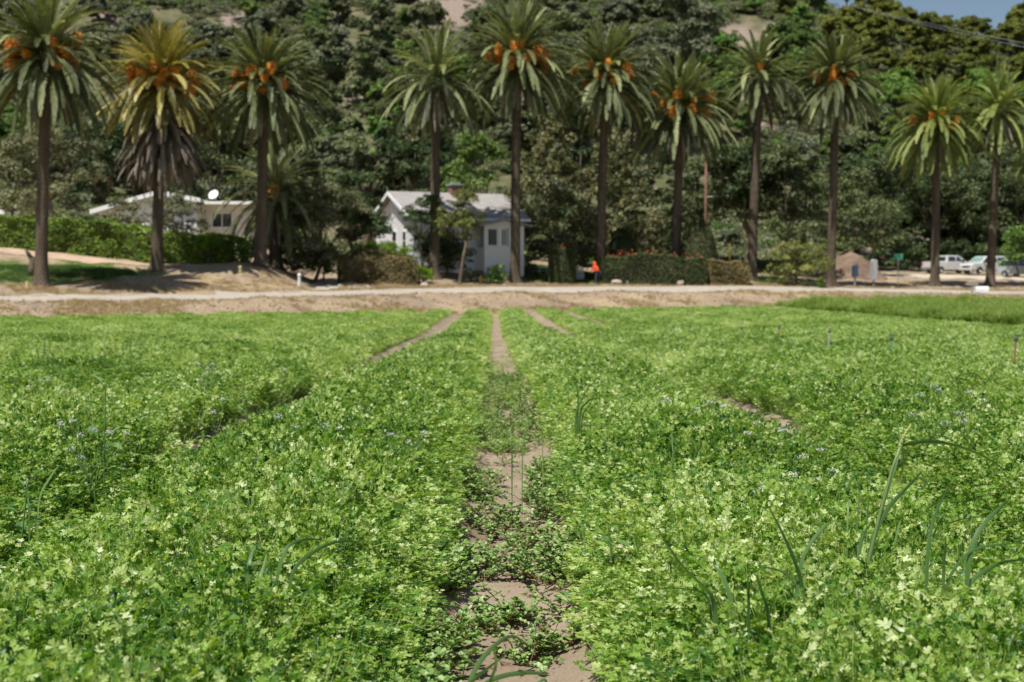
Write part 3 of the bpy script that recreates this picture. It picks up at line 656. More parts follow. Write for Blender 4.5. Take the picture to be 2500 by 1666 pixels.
def frond(mb, r, org, az, e0, bend, L, nl=56, lw=.36, tone=.5, vee=.5, twist=0, hang=0.):
    K = 14; t = np.linspace(0, 1, K); el = e0 - bend*t**1.15
    dirs = np.stack([np.cos(el)*np.cos(az+twist*t), np.cos(el)*np.sin(az+twist*t), np.sin(el)], 1)
    pts = np.vstack([org, org+np.cumsum((dirs[:-1]+dirs[1:])/2*L/(K-1), 0)])
    mb.tube(pts, np.linspace(.045, .008, K), 4, tone=min(1, tone+.25), cap=False)
    tt = np.linspace(.10, 1.0, nl)
    P = np.stack([np.interp(tt, t, pts[:, i]) for i in range(3)], 1); T = np.stack([np.interp(tt, t, dirs[:, i]) for i in range(3)], 1); T /= np.linalg.norm(T, axis=1)[:, None]
    azs = az+twist*tt; Sd = np.stack([-np.sin(azs), np.cos(azs), 0*azs], 1); U = np.cross(T, Sd); U *= np.sign(U[:, 2:3]+1e-6)*1.0
    for sg in (-1, 1):
        a = np.radians(62-34*tt)+r.normal(0, .07, nl); ln = lw*np.clip(np.sin(np.pi*np.clip(tt*.92+.08, 0, 1))**.5+.12, .25, 1)*r.uniform(.85, 1.1, nl)
        v = vee+r.normal(0, .12, nl)
        D = T*np.cos(a)[:, None]+(Sd*sg*np.cos(v)[:, None]+U*np.sin(v)[:, None])*np.sin(a)[:, None]
        D[:, 2] -= hang; D /= np.linalg.norm(D, axis=1)[:, None]
        Wv = np.cross(D, U); Wv /= np.linalg.norm(Wv, axis=1)[:, None]+1e-9
        m_ = P+D*(ln*.45)[:, None]; e_ = P+D*ln[:, None]; e_[:, 2] -= ln*.12
        w2 = .036
        V = np.stack([P, m_+Wv*w2, e_, m_-Wv*w2], 1).reshape(-1, 3); q = np.arange(nl*4).reshape(-1, 4)
        tn = np.repeat(np.clip(tone+r.normal(0, .08, nl), 0, 1), 4); tn[2::4] += .05
        mb.add(V, quads=q, tone=tn)
ICO = MB(); ph = (1+5**.5)/2
IV = np.array([(0, 1, ph), (0, -1, ph), (0, 1, -ph), (0, -1, -ph), (1, ph, 0), (-1, ph, 0), (1, -ph, 0), (-1, -ph, 0), (ph, 0, 1), (-ph, 0, 1), (ph, 0, -1), (-ph, 0, -1)])/1.902
IF = np.array([(0, 1, 8), (0, 9, 1), (0, 4, 5), (0, 8, 4), (0, 5, 9), (1, 6, 8), (1, 9, 7), (1, 7, 6), (2, 10, 3), (2, 3, 11), (2, 5, 4), (2, 4, 10), (2, 11, 5), (3, 10, 6), (3, 7, 11), (3, 6, 7), (4, 8, 10), (5, 11, 9), (6, 10, 8), (7, 9, 11)])
def fruit_bunch(r, org, tip, size):
    mb = MB(); org = np.array(org); tip = np.array(tip); mid = (org+tip)/2+np.array([0, 0, .25])
    mb.tube([org, mid, tip], [.05, .045, .03], 5, tone=.8)
    for k in range(20):
        q = tip+r.normal(0, .55, 3)*size; mb.tube([mid*.3+tip*.7, q], [.015, .01], 3, tone=.75, cap=False)
    n = int(260*size/.4); d = r.normal(0, 1, (n, 3)); d /= np.linalg.norm(d, axis=1)[:, None]; c = tip+d*size*np.array([.85, .85, 1.2])*(r.uniform(.05, 1, (n, 1))**.5); c[:, 2] -= size*.3
    V = (c[:, None]+IV[None]*r.uniform(.025, .055, (n, 1, 1))).reshape(-1, 3); F = (np.arange(n)[:, None, None]*12+IF[None]).reshape(-1, 3)
    mb.add(V, tris=F, tone=np.repeat(r.uniform(.1, 1, n), 12)); return mb
def palm(name, label, base, center, R, Y, seed, fr=0, pal=0, skirt=0.0, drop=1.0, nf=190, tr=.335, fruit_off=(0, 0), group='canary palms in a row behind the road', yellow_low=0., wide=1.0):
    r = RNG(seed); b = at(base[0], base[1], Y); zb = gz(b.x, Y); c = at(center[0], center[1], Y); sc = FPX/Y; Rm = R/sc
    o = thing(name, label, 'palm tree', (b.x, Y, zb-.1), 0, group)
    # trunk
    top = np.array([c.x-b.x, 0, c.z-zb-.25*Rm]); K = 120; t = np.linspace(0, 1, K); seg = 36
    ax = np.stack([top[0]*t**1.3+.12*np.sin(t*5+seed)*t*(1-t), .15*np.sin(t*4+seed*2)*t*(1-t), top[2]*t], 1)
    rad = tr*(1-.10*t)*(1+.75*np.exp(-t*top[2]/.32)+.16*np.exp(-t*top[2]/1.4))*(1+.28*sstep(.90, .99, t))
    th = np.arange(seg)*2*np.pi/seg; hgt = t*top[2]
    dia = np.abs(np.sin(th[None]*6+hgt[:, None]*9.5))*np.abs(np.sin(th[None]*6-hgt[:, None]*9.5))
    lump = 1+.12*(dia-.3)+.14*fbm(th[None]*2+0*hgt[:, None], hgt[:, None]*1.6+0*th[None], seed)+(.25*np.exp(-hgt/.4))[:, None]*fbm(th[None]*2.2+0*hgt[:, None], 0*th[None]+hgt[:, None]*.5, seed+5)*2
    rr = rad[:, None]*lump
    V = np.stack([ax[:, 0:1]+rr*np.cos(th), ax[:, 1:2]+rr*np.sin(th), np.repeat(ax[:, 2:3], seg, 1)], -1).reshape(-1, 3)
    i = np.arange(K-1)[:, None]*seg; j = np.arange(seg)[None]; jn = (j+1) % seg
    mb = MB(); mb.add(V, quads=np.stack([i+j, i+jn, i+seg+jn, i+seg+j], -1).reshape(-1, 4), tone=np.clip(.15+dia.ravel()*.75+(fbm(th[None]*1.5+0*hgt[:, None], hgt[:, None]*.8+0*th[None], seed+9)*.9).ravel(), 0, 1)); mb.obj('trunk', PBARK, o, smooth=True)
    # crown: young fronds upright in the middle, older ones arching over, oldest hanging along the trunk
    cr = MB(); C0 = top+np.array([0, 0, .18*Rm])
    for k in range(nf):
        q = (k+.5)/nf; az = k*2.39996+r.normal(0, .12)
        e0 = np.radians(np.interp(q, [0, .15, .55, 1], [88, 66, 18, -34]))+r.normal(0, .09); bend = np.radians(np.interp(q, [0, .3, .6, 1], [24, 60, 74, 42])*drop)+r.normal(0, .10)
        L = Rm*np.interp(q, [0, .5, .75, 1], [.92, 1.22, 1.42, 1.30])*r.uniform(.88, 1.10)*wide
        org = C0+np.array([np.cos(az)*.28, np.sin(az)*.28, .34*Rm*(.45-q)])
        tn = .56-.14*q+r.normal(0, .21)+(.30 if k < 9 else 0)
        frond(cr, r, org, az, e0, bend, L, tone=np.clip(tn, .05, .95), lw=.37+.05*q, twist=r.normal(0, .18), vee=.55-.35*q, hang=.04+.16*q)
    crown = cr.obj('crown', PG[pal], o)
    # dry hanging fronds
    ds = MB(); nd = 18 if skirt == 0 else 210
    for k in range(nd):
        az = k*2.39996+r.normal(0, .2); L = Rm*r.uniform(.55, .9); e0 = np.radians(r.uniform(-62, -40)); org = C0+np.array([np.cos(az)*.35, np.sin(az)*.35, -.26*Rm])
        if skirt:
            org[2] -= r.uniform(0.3, skirt+.15)*Rm*1.1; e0 = np.radians(r.uniform(-35, 0)); L = Rm*r.uniform(.8, 1.05)
        frond(ds, r, org, az, e0, np.radians(68 if skirt else 30), L, nl=30, lw=.27, tone=r.uniform(.1, .9), vee=-.1, hang=.5, twist=r.normal(0, .1))
    ds.obj('dead_fronds', DEAD, o)
    fx, fy = fruit_off; fr = int(round(fr*1.5)) if fr > 1 else fr
    for k in range(fr):
        az = -math.pi/2+((k+.5)/fr-.5)*2.9+r.normal(0, .2); rad_ = Rm*r.uniform(.30, .50); zz = Rm*(r.uniform(-.16, .02) if k % 2 else r.uniform(.02, .26))
        org = C0+np.array([0, 0, .05]); tip = C0+np.array([math.cos(az)*rad_*1.25+fx, math.sin(az)*rad_*1.05, zz+fy])
        fruit_bunch(r, org, tip, Rm*.10*r.uniform(.75, 1.25)).obj('fruit_bunch', FRUIT, o)
    return o
D = 1.0625
PALMS = [
 ('first palm from the left, orange fruit, crown cut by the top of the photo', (101, 694), (113, 118), 158, 81, 10, 9, 0, 0, {}),
 ('yellowish palm with a thick grey skirt of dead fronds, before the ranch house', (383, 655), (396, 185), 135, 90, 11, 13, 1, .85, {}),
 ('green palm with orange fruit standing on a dirt mound, small palm behind it', (637, 640), (643, 192), 137, 94, 12, 8, 0, 0, {}),
 ('palm without fruit standing right before the grey cottage roof', (1060, 675), (1066, 180), 128, 100.5, 13, 0, 0, 0, dict(nf=96)),
 ('tallest palm with the biggest orange fruit cluster, at the right end of the cottage', (1257, 693), (1264, 130), 134, 102.5, 14, 12, 0, 0, {}),
 ('palm with orange fruit rising behind the orange flowering hedge', (1466, 690), (1478, 175), 122, 106, 15, 7, 0, 0, {}),
 ('shorter palm with orange fruit beside the red brown utility pole', (1651, 690), (1660, 248), 124, 109, 16, 6, 0, 0, {}),
 ('slim palm with almost no fruit, between the utility pole and the sunlit bush', (1836, 690), (1852, 172), 100, 110, 17, 1, 0, 0, dict(nf=88)),
 ('palm with dark shaded trunk and orange fruit right of the sunlit bush', (2028, 697), (2041, 185), 108, 111, 18, 8, 0, 0, {}),
 ('short palm with yellowing lower fronds left of the parked pickup', (2282, 703), (2286, 290), 110, 117, 19, 6, 2, 0, {}),
 ('bright green palm without fruit, in front of the white suv', (2417, 706), (2440, 252), 98, 119, 20, 0, 2, 0, dict(nf=84)),
 ('palm cut off by the right edge with only frond tips showing', (2600, 712), (2604, 340), 112, 118, 21, 4, 2, 0, {})]
for lab, ba, ce, R_, Y_, sd, fr, pal, sk, kw in PALMS:
    palm('palm_tree', lab, ba, ce, R_, Y_, sd, fr, pal, sk, **kw)
palm('palm_tree', 'small leaning palm with arching fronds behind the mound palm, no trunk showing', (672, 640), (672, 462), 128, 100, 33, 1, 0, 0, nf=80, drop=1.15, tr=.4)
# ------------------------------------------------------------------ broadleaf trees, bushes, hedges
BARK = plain('bark', (.14, .11, .08), .95, var=.35, vs=4, bmp=.8, spec=.1)
def fol(name, a, b, c, d, tr=.22, rough=.55, rnd_amt=.25, patch=.12, ps=.25, spec=.25):
    return leafmat(name, [(0, a), (.4, b), (.75, c), (1, d)], transl=tr, rough=rough, spec=spec, rnd_amt=rnd_amt, patch=patch, patch_scale=ps)
FOL = {
 'oak': fol('oak_leaves', (0.041, 0.059, 0.021), (0.086, 0.113, 0.040), (0.159, 0.190, 0.078), (0.233, 0.267, 0.128)),
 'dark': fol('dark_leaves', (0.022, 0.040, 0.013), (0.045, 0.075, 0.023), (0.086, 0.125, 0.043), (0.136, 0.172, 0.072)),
 'olive': fol('olive_leaves', (0.069, 0.081, 0.037), (0.139, 0.151, 0.071), (0.237, 0.239, 0.128), (0.333, 0.323, 0.185)),
 'cedar': fol('cedar_sprays', (0.040, 0.046, 0.016), (0.105, 0.109, 0.042), (0.210, 0.205, 0.091), (0.309, 0.294, 0.156)),
 'pepper': fol('pepper_leaves', (0.055, 0.099, 0.020), (0.110, 0.182, 0.039), (0.198, 0.286, 0.077), (0.286, 0.374, 0.132), tr=.35),
 'green': fol('green_leaves', (0.044, 0.103, 0.016), (0.103, 0.198, 0.033), (0.198, 0.309, 0.059), (0.309, 0.430, 0.099)),
 'orchard': fol('orchard_leaves', (0.038, 0.077, 0.016), (0.086, 0.147, 0.029), (0.164, 0.232, 0.053), (0.275, 0.327, 0.091)),
 'orchardy': fol('orchard_leaves_warm', (0.048, 0.066, 0.009), (0.108, 0.131, 0.017), (0.195, 0.206, 0.031), (0.283, 0.275, 0.054)),
 'grey': fol('grey_brush_leaves', (0.068, 0.084, 0.046), (0.129, 0.149, 0.082), (0.202, 0.225, 0.136), (0.283, 0.305, 0.199)),
 'hedge': fol('hedge_leaves', (0.048, 0.095, 0.009), (0.138, 0.220, 0.023), (0.277, 0.382, 0.046), (0.439, 0.537, 0.098), tr=.3, patch=.2, ps=.8),
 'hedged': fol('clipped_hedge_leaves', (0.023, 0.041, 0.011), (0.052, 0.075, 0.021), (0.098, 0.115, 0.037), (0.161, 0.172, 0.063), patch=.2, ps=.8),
 'brown': fol('brown_hedge_leaves', (0.058, 0.052, 0.018), (0.124, 0.104, 0.036), (0.221, 0.169, 0.072), (0.286, 0.260, 0.104), patch=.3, ps=.9),
 'lime': fol('lime_leaves', (0.055, 0.110, 0.009), (0.132, 0.231, 0.017), (0.242, 0.374, 0.033), (0.352, 0.484, 0.077), tr=.4),
 'sunlit': fol('broad_bush_leaves', (0.048, 0.066, 0.014), (0.114, 0.138, 0.034), (0.228, 0.240, 0.072), (0.336, 0.336, 0.120), tr=.3),
}
def leaves(mb, r, cen, rad, n, size, up=.35, flat=1.0, droop=0., tone_j=.22, base_tone=.45):
    """n leaf quads around sub-clumps centred cen (m,3) radii rad (m,)"""
    m = len(cen); w_ = rad**2; k = r.choice(m, n, p=w_/w_.sum())
    d = r.normal(0, 1, (n, 3)); d /= np.linalg.norm(d, axis=1)[:, None]; d[:, 2] = np.where(d[:, 2] < -.25, -d[:, 2]*.7, d[:, 2])
    p = cen[k]+d*(rad[k]*(r.uniform(.45, 1.08, n)**.6))[:, None]*np.array([1, 1, flat])
    nn = d+r.normal(0, .45, (n, 3)); nn[:, 2] += up; nn /= np.linalg.norm(nn, axis=1)[:, None]
    a = np.cross(nn, r.normal(0, 1, (n, 3))); a /= np.linalg.norm(a, axis=1)[:, None]
    if droop: a[:, 2] -= droop; a /= np.linalg.norm(a, axis=1)[:, None]; 
    b = np.cross(nn, a); b /= np.linalg.norm(b, axis=1)[:, None]
    s_ = size*r.uniform(.6, 1.35, n)[:, None]
    V = np.stack([p-a*s_*.6, p+b*s_*.36, p+a*s_*.7, p-b*s_*.36], 1).reshape(-1, 3)
    ct = r.normal(0, .12, m)
    tn = np.repeat(np.clip(base_tone+ct[k]+r.normal(0, tone_j, n), 0, 1), 4)
    mb.add(V, quads=np.arange(n*4).reshape(-1, 4), tone=tn)
def clumps(r, big, per=9, k=.42):
    cen = []; rad = []
    for (x, y, z, R) in big:
        for j in range(per):
            d = r.normal(0, 1, 3); d /= np.linalg.norm(d); d[2] = d[2] if d[2] > -.3 else -d[2]
            q = R*r.uniform(.45, .95); cen.append((x+d[0]*q, y+d[1]*q, z+d[2]*q*.85)); rad.append(R*k*r.uniform(.6, 1.25))
    return np.array(cen), np.array(rad)
def crown_shape(r, kind, W, H, z0):
    """big boughs filling a crown W wide from z0 to H"""
    big = []; hh = H-z0
    if kind == 'dome':
        n = 15
        for j in range(n):
            t = r.uniform(0, 1)**.8; a = j*2.4+r.normal(0, .3); rr = W/2*math.sqrt(max(0, 1-(t*.92)**2))*r.uniform(.45, .8); R = W*r.uniform(.14, .22)
            big.append((rr*math.cos(a), rr*math.sin(a), z0+hh*(t*.85+.06), R))
        big += [(0, 0, z0+hh*.5, W*.27), (0, 0, H-W*.16, W*.17)]
    elif kind == 'tall':
        n = 20
        for j in range(n):
            t = j/n; a = j*2.4; rr = W/2*(1-.55*t)*r.uniform(.35, .8); R = W*.5*r.uniform(.30, .46)*(1-.35*t)
            big.append((rr*math.cos(a), rr*math.sin(a), z0+hh*(t*.92+.03), R))
    elif kind == 'cone':
        n = 26
        for j in range(n):
            t = j/n; a = j*2.4; rr = W/2*(1-.8*t)*r.uniform(.5, .9); R = W*.26*(1-.6*t)*r.uniform(.8, 1.2)
            big.append((rr*math.cos(a), rr*math.sin(a), z0+hh*(t*.95+.02), R))
    elif kind == 'bush':
        n = 12
        for j in range(n):
            a = j*2.4; rr = W/2*math.sqrt((j+.5)/n)*.8; t = r.uniform(.1, .85)*(1-.5*(rr/(W/2))**2); R = min(W*.22, hh*.35)*r.uniform(.8, 1.2)
            big.append((rr*math.cos(a), rr*math.sin(a), z0+hh*t, R))
        big.append((0, 0, z0+hh*.55, min(W*.25, hh*.42)))
    return big
def limbs(mb, r, big, base_r, zs, lean=(0, 0)):
    top = np.array([lean[0], lean[1], zs]); mb.tube([(0, 0, -.3), (0, 0, .15), (lean[0]*.5+r.normal(0, .05), lean[1]*.5, zs*.5), top], [base_r*1.5, base_r*1.05, base_r*.85, base_r*.7], 9)
    for (x, y, z, R) in big[:9]:
        e_ = np.array([x*.9, y*.9, z]); m_ = (top+e_)/2+r.normal(0, .12*R, 3); m_[2] = top[2]+(e_[2]-top[2])*.4
        mb.tube([top*.97, m_, e_], [base_r*.5, base_r*.32, base_r*.1], 6)
def make_tree(name, label, kind, shape, u, Y, top, width, seed, bottom=None, cb=.22, size=.2, dens=1.0, group=None, cat='tree', trunk=True, tr=.02, lean=(0, 0), core=True, per=9, droop=0.):
    r = RNG(seed); x = CX+(u-1202)/FPX*Y; zb = gz(x, Y); t = at(u, top, Y); x = t.x; zb = gz(x, Y)
    H = max(t.z-zb, .8); W = width*Y/FPX
    o = thing(name, label, cat, (x, Y, zb-.05), 0, group)
    z0 = H*cb; big = crown_shape(r, shape, W, H, z0)
    cen, rad = clumps(r, big, per)
    area = W*(H-z0)*2.2; n = int(np.clip(area/(size*size)*2.6*dens, 600, 34000))
    mb = MB(); leaves(mb, r, cen, rad, n, size, droop=droop)
    mb.obj('crown', FOL[kind], o)
    if trunk:
        tb = MB(); limbs(tb, r, big, max(.05, H*tr), z0+(H-z0)*.18, lean); tb.obj('trunk', BARK, o, smooth=True)
    return o
TREES = [
 # name, label, foliage, shape, u, Y, top py, width px, crown bottom, leaf size, dens
 ('oak_tree', 'dull olive bushy tree behind the hedge, left of the first palm trunk', 'olive', 'dome', 40, 108, 335, 230, .12, .2, 1),
 ('oak_tree', 'tall dark oak behind the left end of the ranch house', 'dark', 'dome', 245, 128, 300, 250, .15, .22, 1),
 ('oak_tree', 'grey olive oak with light clumps behind the first palm trunk', 'olive', 'dome', 130, 122, 250, 240, .1, .22, 1),
 ('oak_tree', 'dark oak rising behind the ranch house roof peak', 'dark', 'dome', 420, 130, 330, 220, .15, .22, 1),
 ('oak_tree', 'olive oak between the skirted palm and the mound palm', 'oak', 'dome', 530, 133, 270, 230, .15, .22, 1),
 ('olive_tree', 'small thin olive tree before the ranch house wall, right of the palm trunk', 'olive', 'dome', 425, 101, 472, 165, .18, .13, .9),
 ('olive_tree', 'sparse shrub tree before the low end of the ranch house roof', 'olive', 'dome', 305, 99.5, 492, 150, .15, .13, .8),
 ('oak_tree', 'broad olive brown oak with forked trunk beside the driveway', 'olive', 'dome', 768, 101.5, 450, 300, .14, .15, 1.5),
 ('oak_tree', 'dense dark oak overhanging the left gable of the cottage', 'dark', 'dome', 868, 103, 425, 190, .25, .16, 1.3),
 ('conifer_tree', 'very tall shaggy dark olive tree behind the mound palm', 'oak', 'tall', 770, 132, 30, 250, .06, .26, 1.1),
 ('conifer_tree', 'tallest shaggy tree between the mound palm and the fruitless palm', 'oak', 'tall', 900, 127, -60, 240, .05, .26, 1.1),
 ('oak_tree', 'dark oak behind the left slope of the cottage roof', 'dark', 'dome', 985, 122, 270, 170, .1, .22, 1),
 ('oak_tree', 'dark green oak behind the fruitless palm, above the cottage roof', 'dark', 'dome', 1080, 150, 300, 200, .05, .25, 1),
 ('pepper_tree', 'bright yellow green tree above the cottage roof beside the tallest palm', 'pepper', 'dome', 1165, 130, 322, 190, .1, .2, 1.1),
 ('pepper_tree', 'pale green round tree low behind the cottage ridge', 'pepper', 'dome', 1105, 124, 395, 110, .15, .2, 1),
 ('small_tree', 'light olive small tree with thin pale trunk before the cottage porch', 'sunlit', 'dome', 1122, 98.3, 474, 150, .40, .12, 1.1),
 ('small_tree', 'dark sparse small tree before the grey cottage roof', 'dark', 'dome', 1035, 100, 474, 125, .42, .13, .9),
 ('cedar_tree', 'drooping brown green cedar right of the cottage', 'cedar', 'cone', 1345, 112, 275, 250, .04, .2, 1.2),
 ('cedar_tree', 'dark cedar behind the palm of the flowering hedge', 'cedar', 'cone', 1500, 118, 310, 250, .04, .2, 1.1),
 ('cedar_tree', 'broad brown green cedar behind the utility pole', 'oak', 'tall', 1610, 122, 350, 240, .08, .22, 1.1),
 ('oak_tree', 'dark oak behind the clipped green dome', 'oak', 'dome', 1720, 126, 390, 220, .12, .22, 1),
 ('oak_tree', 'big dark green oak behind the slim palm trunk', 'dark', 'dome', 1820, 124, 345, 260, .1, .22, 1),
 ('oak_tree', 'olive oak left of the dark palm trunk', 'oak', 'dome', 1930, 122, 355, 240, .15, .22, 1),
 ('oak_tree', 'dark spreading oak right of the dark palm trunk above the dirt slope', 'oak', 'dome', 2065, 136, 420, 270, .16, .22, 1),
 ('oak_tree', 'oak with rounded lobes above the green street sign', 'dark', 'dome', 2160, 152, 390, 290, .12, .24, 1),
 ('oak_tree', 'dark green oak behind the short palm trunk, above the pickup', 'oak', 'dome', 2270, 158, 415, 290, .16, .25, 1),
 ('oak_tree', 'oak behind the bright green palm trunk, above the white suv', 'dark', 'dome', 2380, 162, 400, 290, .16, .25, 1),
 ('oak_tree', 'dark oak at the right edge above the small round tree', 'oak', 'dome', 2490, 160, 380, 260, .14, .25, 1),
 ('round_tree', 'small round bright green tree at the right edge by the lot', 'green', 'dome', 2490, 136, 553, 112, .18, .17, 1.2),
 ('pepper_tree', 'yellow green tree showing between the dark trunk palm and the short palm', 'pepper', 'dome', 2170, 176, 285, 130, .1, .25, 1),
 ('pepper_tree', 'light green hillside tree above the short palm crown', 'green', 'dome', 2330, 178, 385, 120, .1, .25, 1),
 ('oak_tree', 'grey brown tall tree on the slope above the pole side palm', 'grey', 'dome', 1665, 195, -30, 260, .05, .32, 1),
 ('oak_tree', 'grey olive tree on the slope left of the pole side palm', 'grey', 'dome', 1555, 190, 60, 220, .05, .32, 1),
 ('oak_tree', 'dark olive tree behind the crown gap right of the tallest palm', 'oak', 'dome', 1370, 185, 25, 230, .05, .32, 1),
 ('oak_tree', 'olive tree below the bare mauve slope, left of the tallest palm', 'oak', 'dome', 1000, 175, 170, 200, .05, .3, 1),
 ('oak_tree', 'dark oak filling the gap behind the two left palms', 'oak', 'dome', 330, 160, 215, 230, .05, .28, 1),
 ('oak_tree', 'dark tree behind the crowns of the flowering hedge palm', 'dark', 'dome', 1440, 150, 230, 240, .05, .28, 1),
]
for i, (nm, lb, kd, sh, u, Y, tp, wd, cb, sz, dn) in enumerate(TREES):
    make_tree(nm, lb, kd, sh, u, Y, tp, wd, 600+i, cb=cb, size=sz, dens=dn, lean=((.5 if i % 2 else -.4), 0), group='trees behind the palms')
BUSHES = [
 ('shrub', 'large sunlit broad leaved bush between the slim palm and the dark trunk palm', 'sunlit', 'bush', 1945, 108, 590, 165, .04, .16, 1.4),
 ('shrub', 'small lime green shrub at the foot of the dark trunk palm', 'lime', 'bush', 2005, 107, 672, 24, .03, .09, 1.4),
 ('shrub', 'lime green shrub mass above the brown hedge', 'lime', 'bush', 945, 100.6, 574, 180, .03, .11, 1.5),
 ('shrub', 'bright green mound of shrub on the right end of the long hedge', 'lime', 'bush', 508, 96, 543, 85, .03, .1, 1.4),
 ('shrub', 'low green shrub beside the fruitless palm trunk base', 'lime', 'bush', 1035, 98, 640, 60, .03, .1, 1.2),
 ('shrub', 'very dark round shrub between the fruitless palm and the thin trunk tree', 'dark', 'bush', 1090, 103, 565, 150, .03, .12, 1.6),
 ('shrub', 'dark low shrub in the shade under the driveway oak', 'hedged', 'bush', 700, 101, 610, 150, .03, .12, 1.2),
 ('shrub', 'green vine covered shrub behind the driveway oak trunk', 'green', 'bush', 790, 104, 590, 160, .03, .12, 1.2),
 ('shrub', 'small green shrub at the hedge end left of the dirt mound', 'green', 'bush', 610, 97, 580, 80, .03, .1, 1.3),
 ('shrub', 'pale flowering shrub right of the tallest palm base', 'olive', 'bush', 1290, 107, 612, 60, .03, .1, 1.0),
 ('shrub', 'leafy garden plant in front of the porch wall', 'green', 'bush', 1215, 101, 640, 60, .03, .1, .9),
 ('shrub', 'low grey green garden shrub under the porch wall left of the tallest palm', 'grey', 'bush', 1150, 100.5, 652, 80, .03, .09, 1.1),
 ('shrub', 'low green shrub between the yellow hydrant and the tallest palm', 'green', 'bush', 1205, 100, 662, 60, .03, .09, 1.1),
 ('shrub', 'added dark scrub standing in for shade under the oaks left of the pickup', 'dark', 'bush', 2215, 150, 590, 120, .03, .2, 1.6),  # row of dark shrubs added to stand in for the shade below the oaks
 ('shrub', 'added dark scrub standing in for shade on the bank behind the pickup cab', 'dark', 'bush', 2310, 153, 585, 130, .03, .2, 1.6),
 ('shrub', 'added dark scrub standing in for shade on the bank behind the white suv', 'dark', 'bush', 2420, 153, 590, 130, .03, .2, 1.6),
 ('shrub', 'added dark shrub standing in for shade right of the dark trunk palm base', 'dark', 'bush', 2075, 138, 600, 60, .03, .17, 1.6),
 ('shrub', 'added dark shrub standing in for shade behind the street sign', 'dark', 'bush', 2150, 149, 585, 90, .03, .2, 1.6),
 ('shrub', 'low bush at the right edge beside the blue and white car', 'green', 'bush', 2520, 148, 640, 60, .03, .16, 1.0),
]
for i, (nm, lb, kd, sh, u, Y, tp, wd, cb, sz, dn) in enumerate(BUSHES):
    make_tree(nm, lb, kd, sh, u, Y, tp, wd, 700+i, cb=cb, size=sz, dens=dn, cat='shrub', tr=.03, group='garden shrubs')

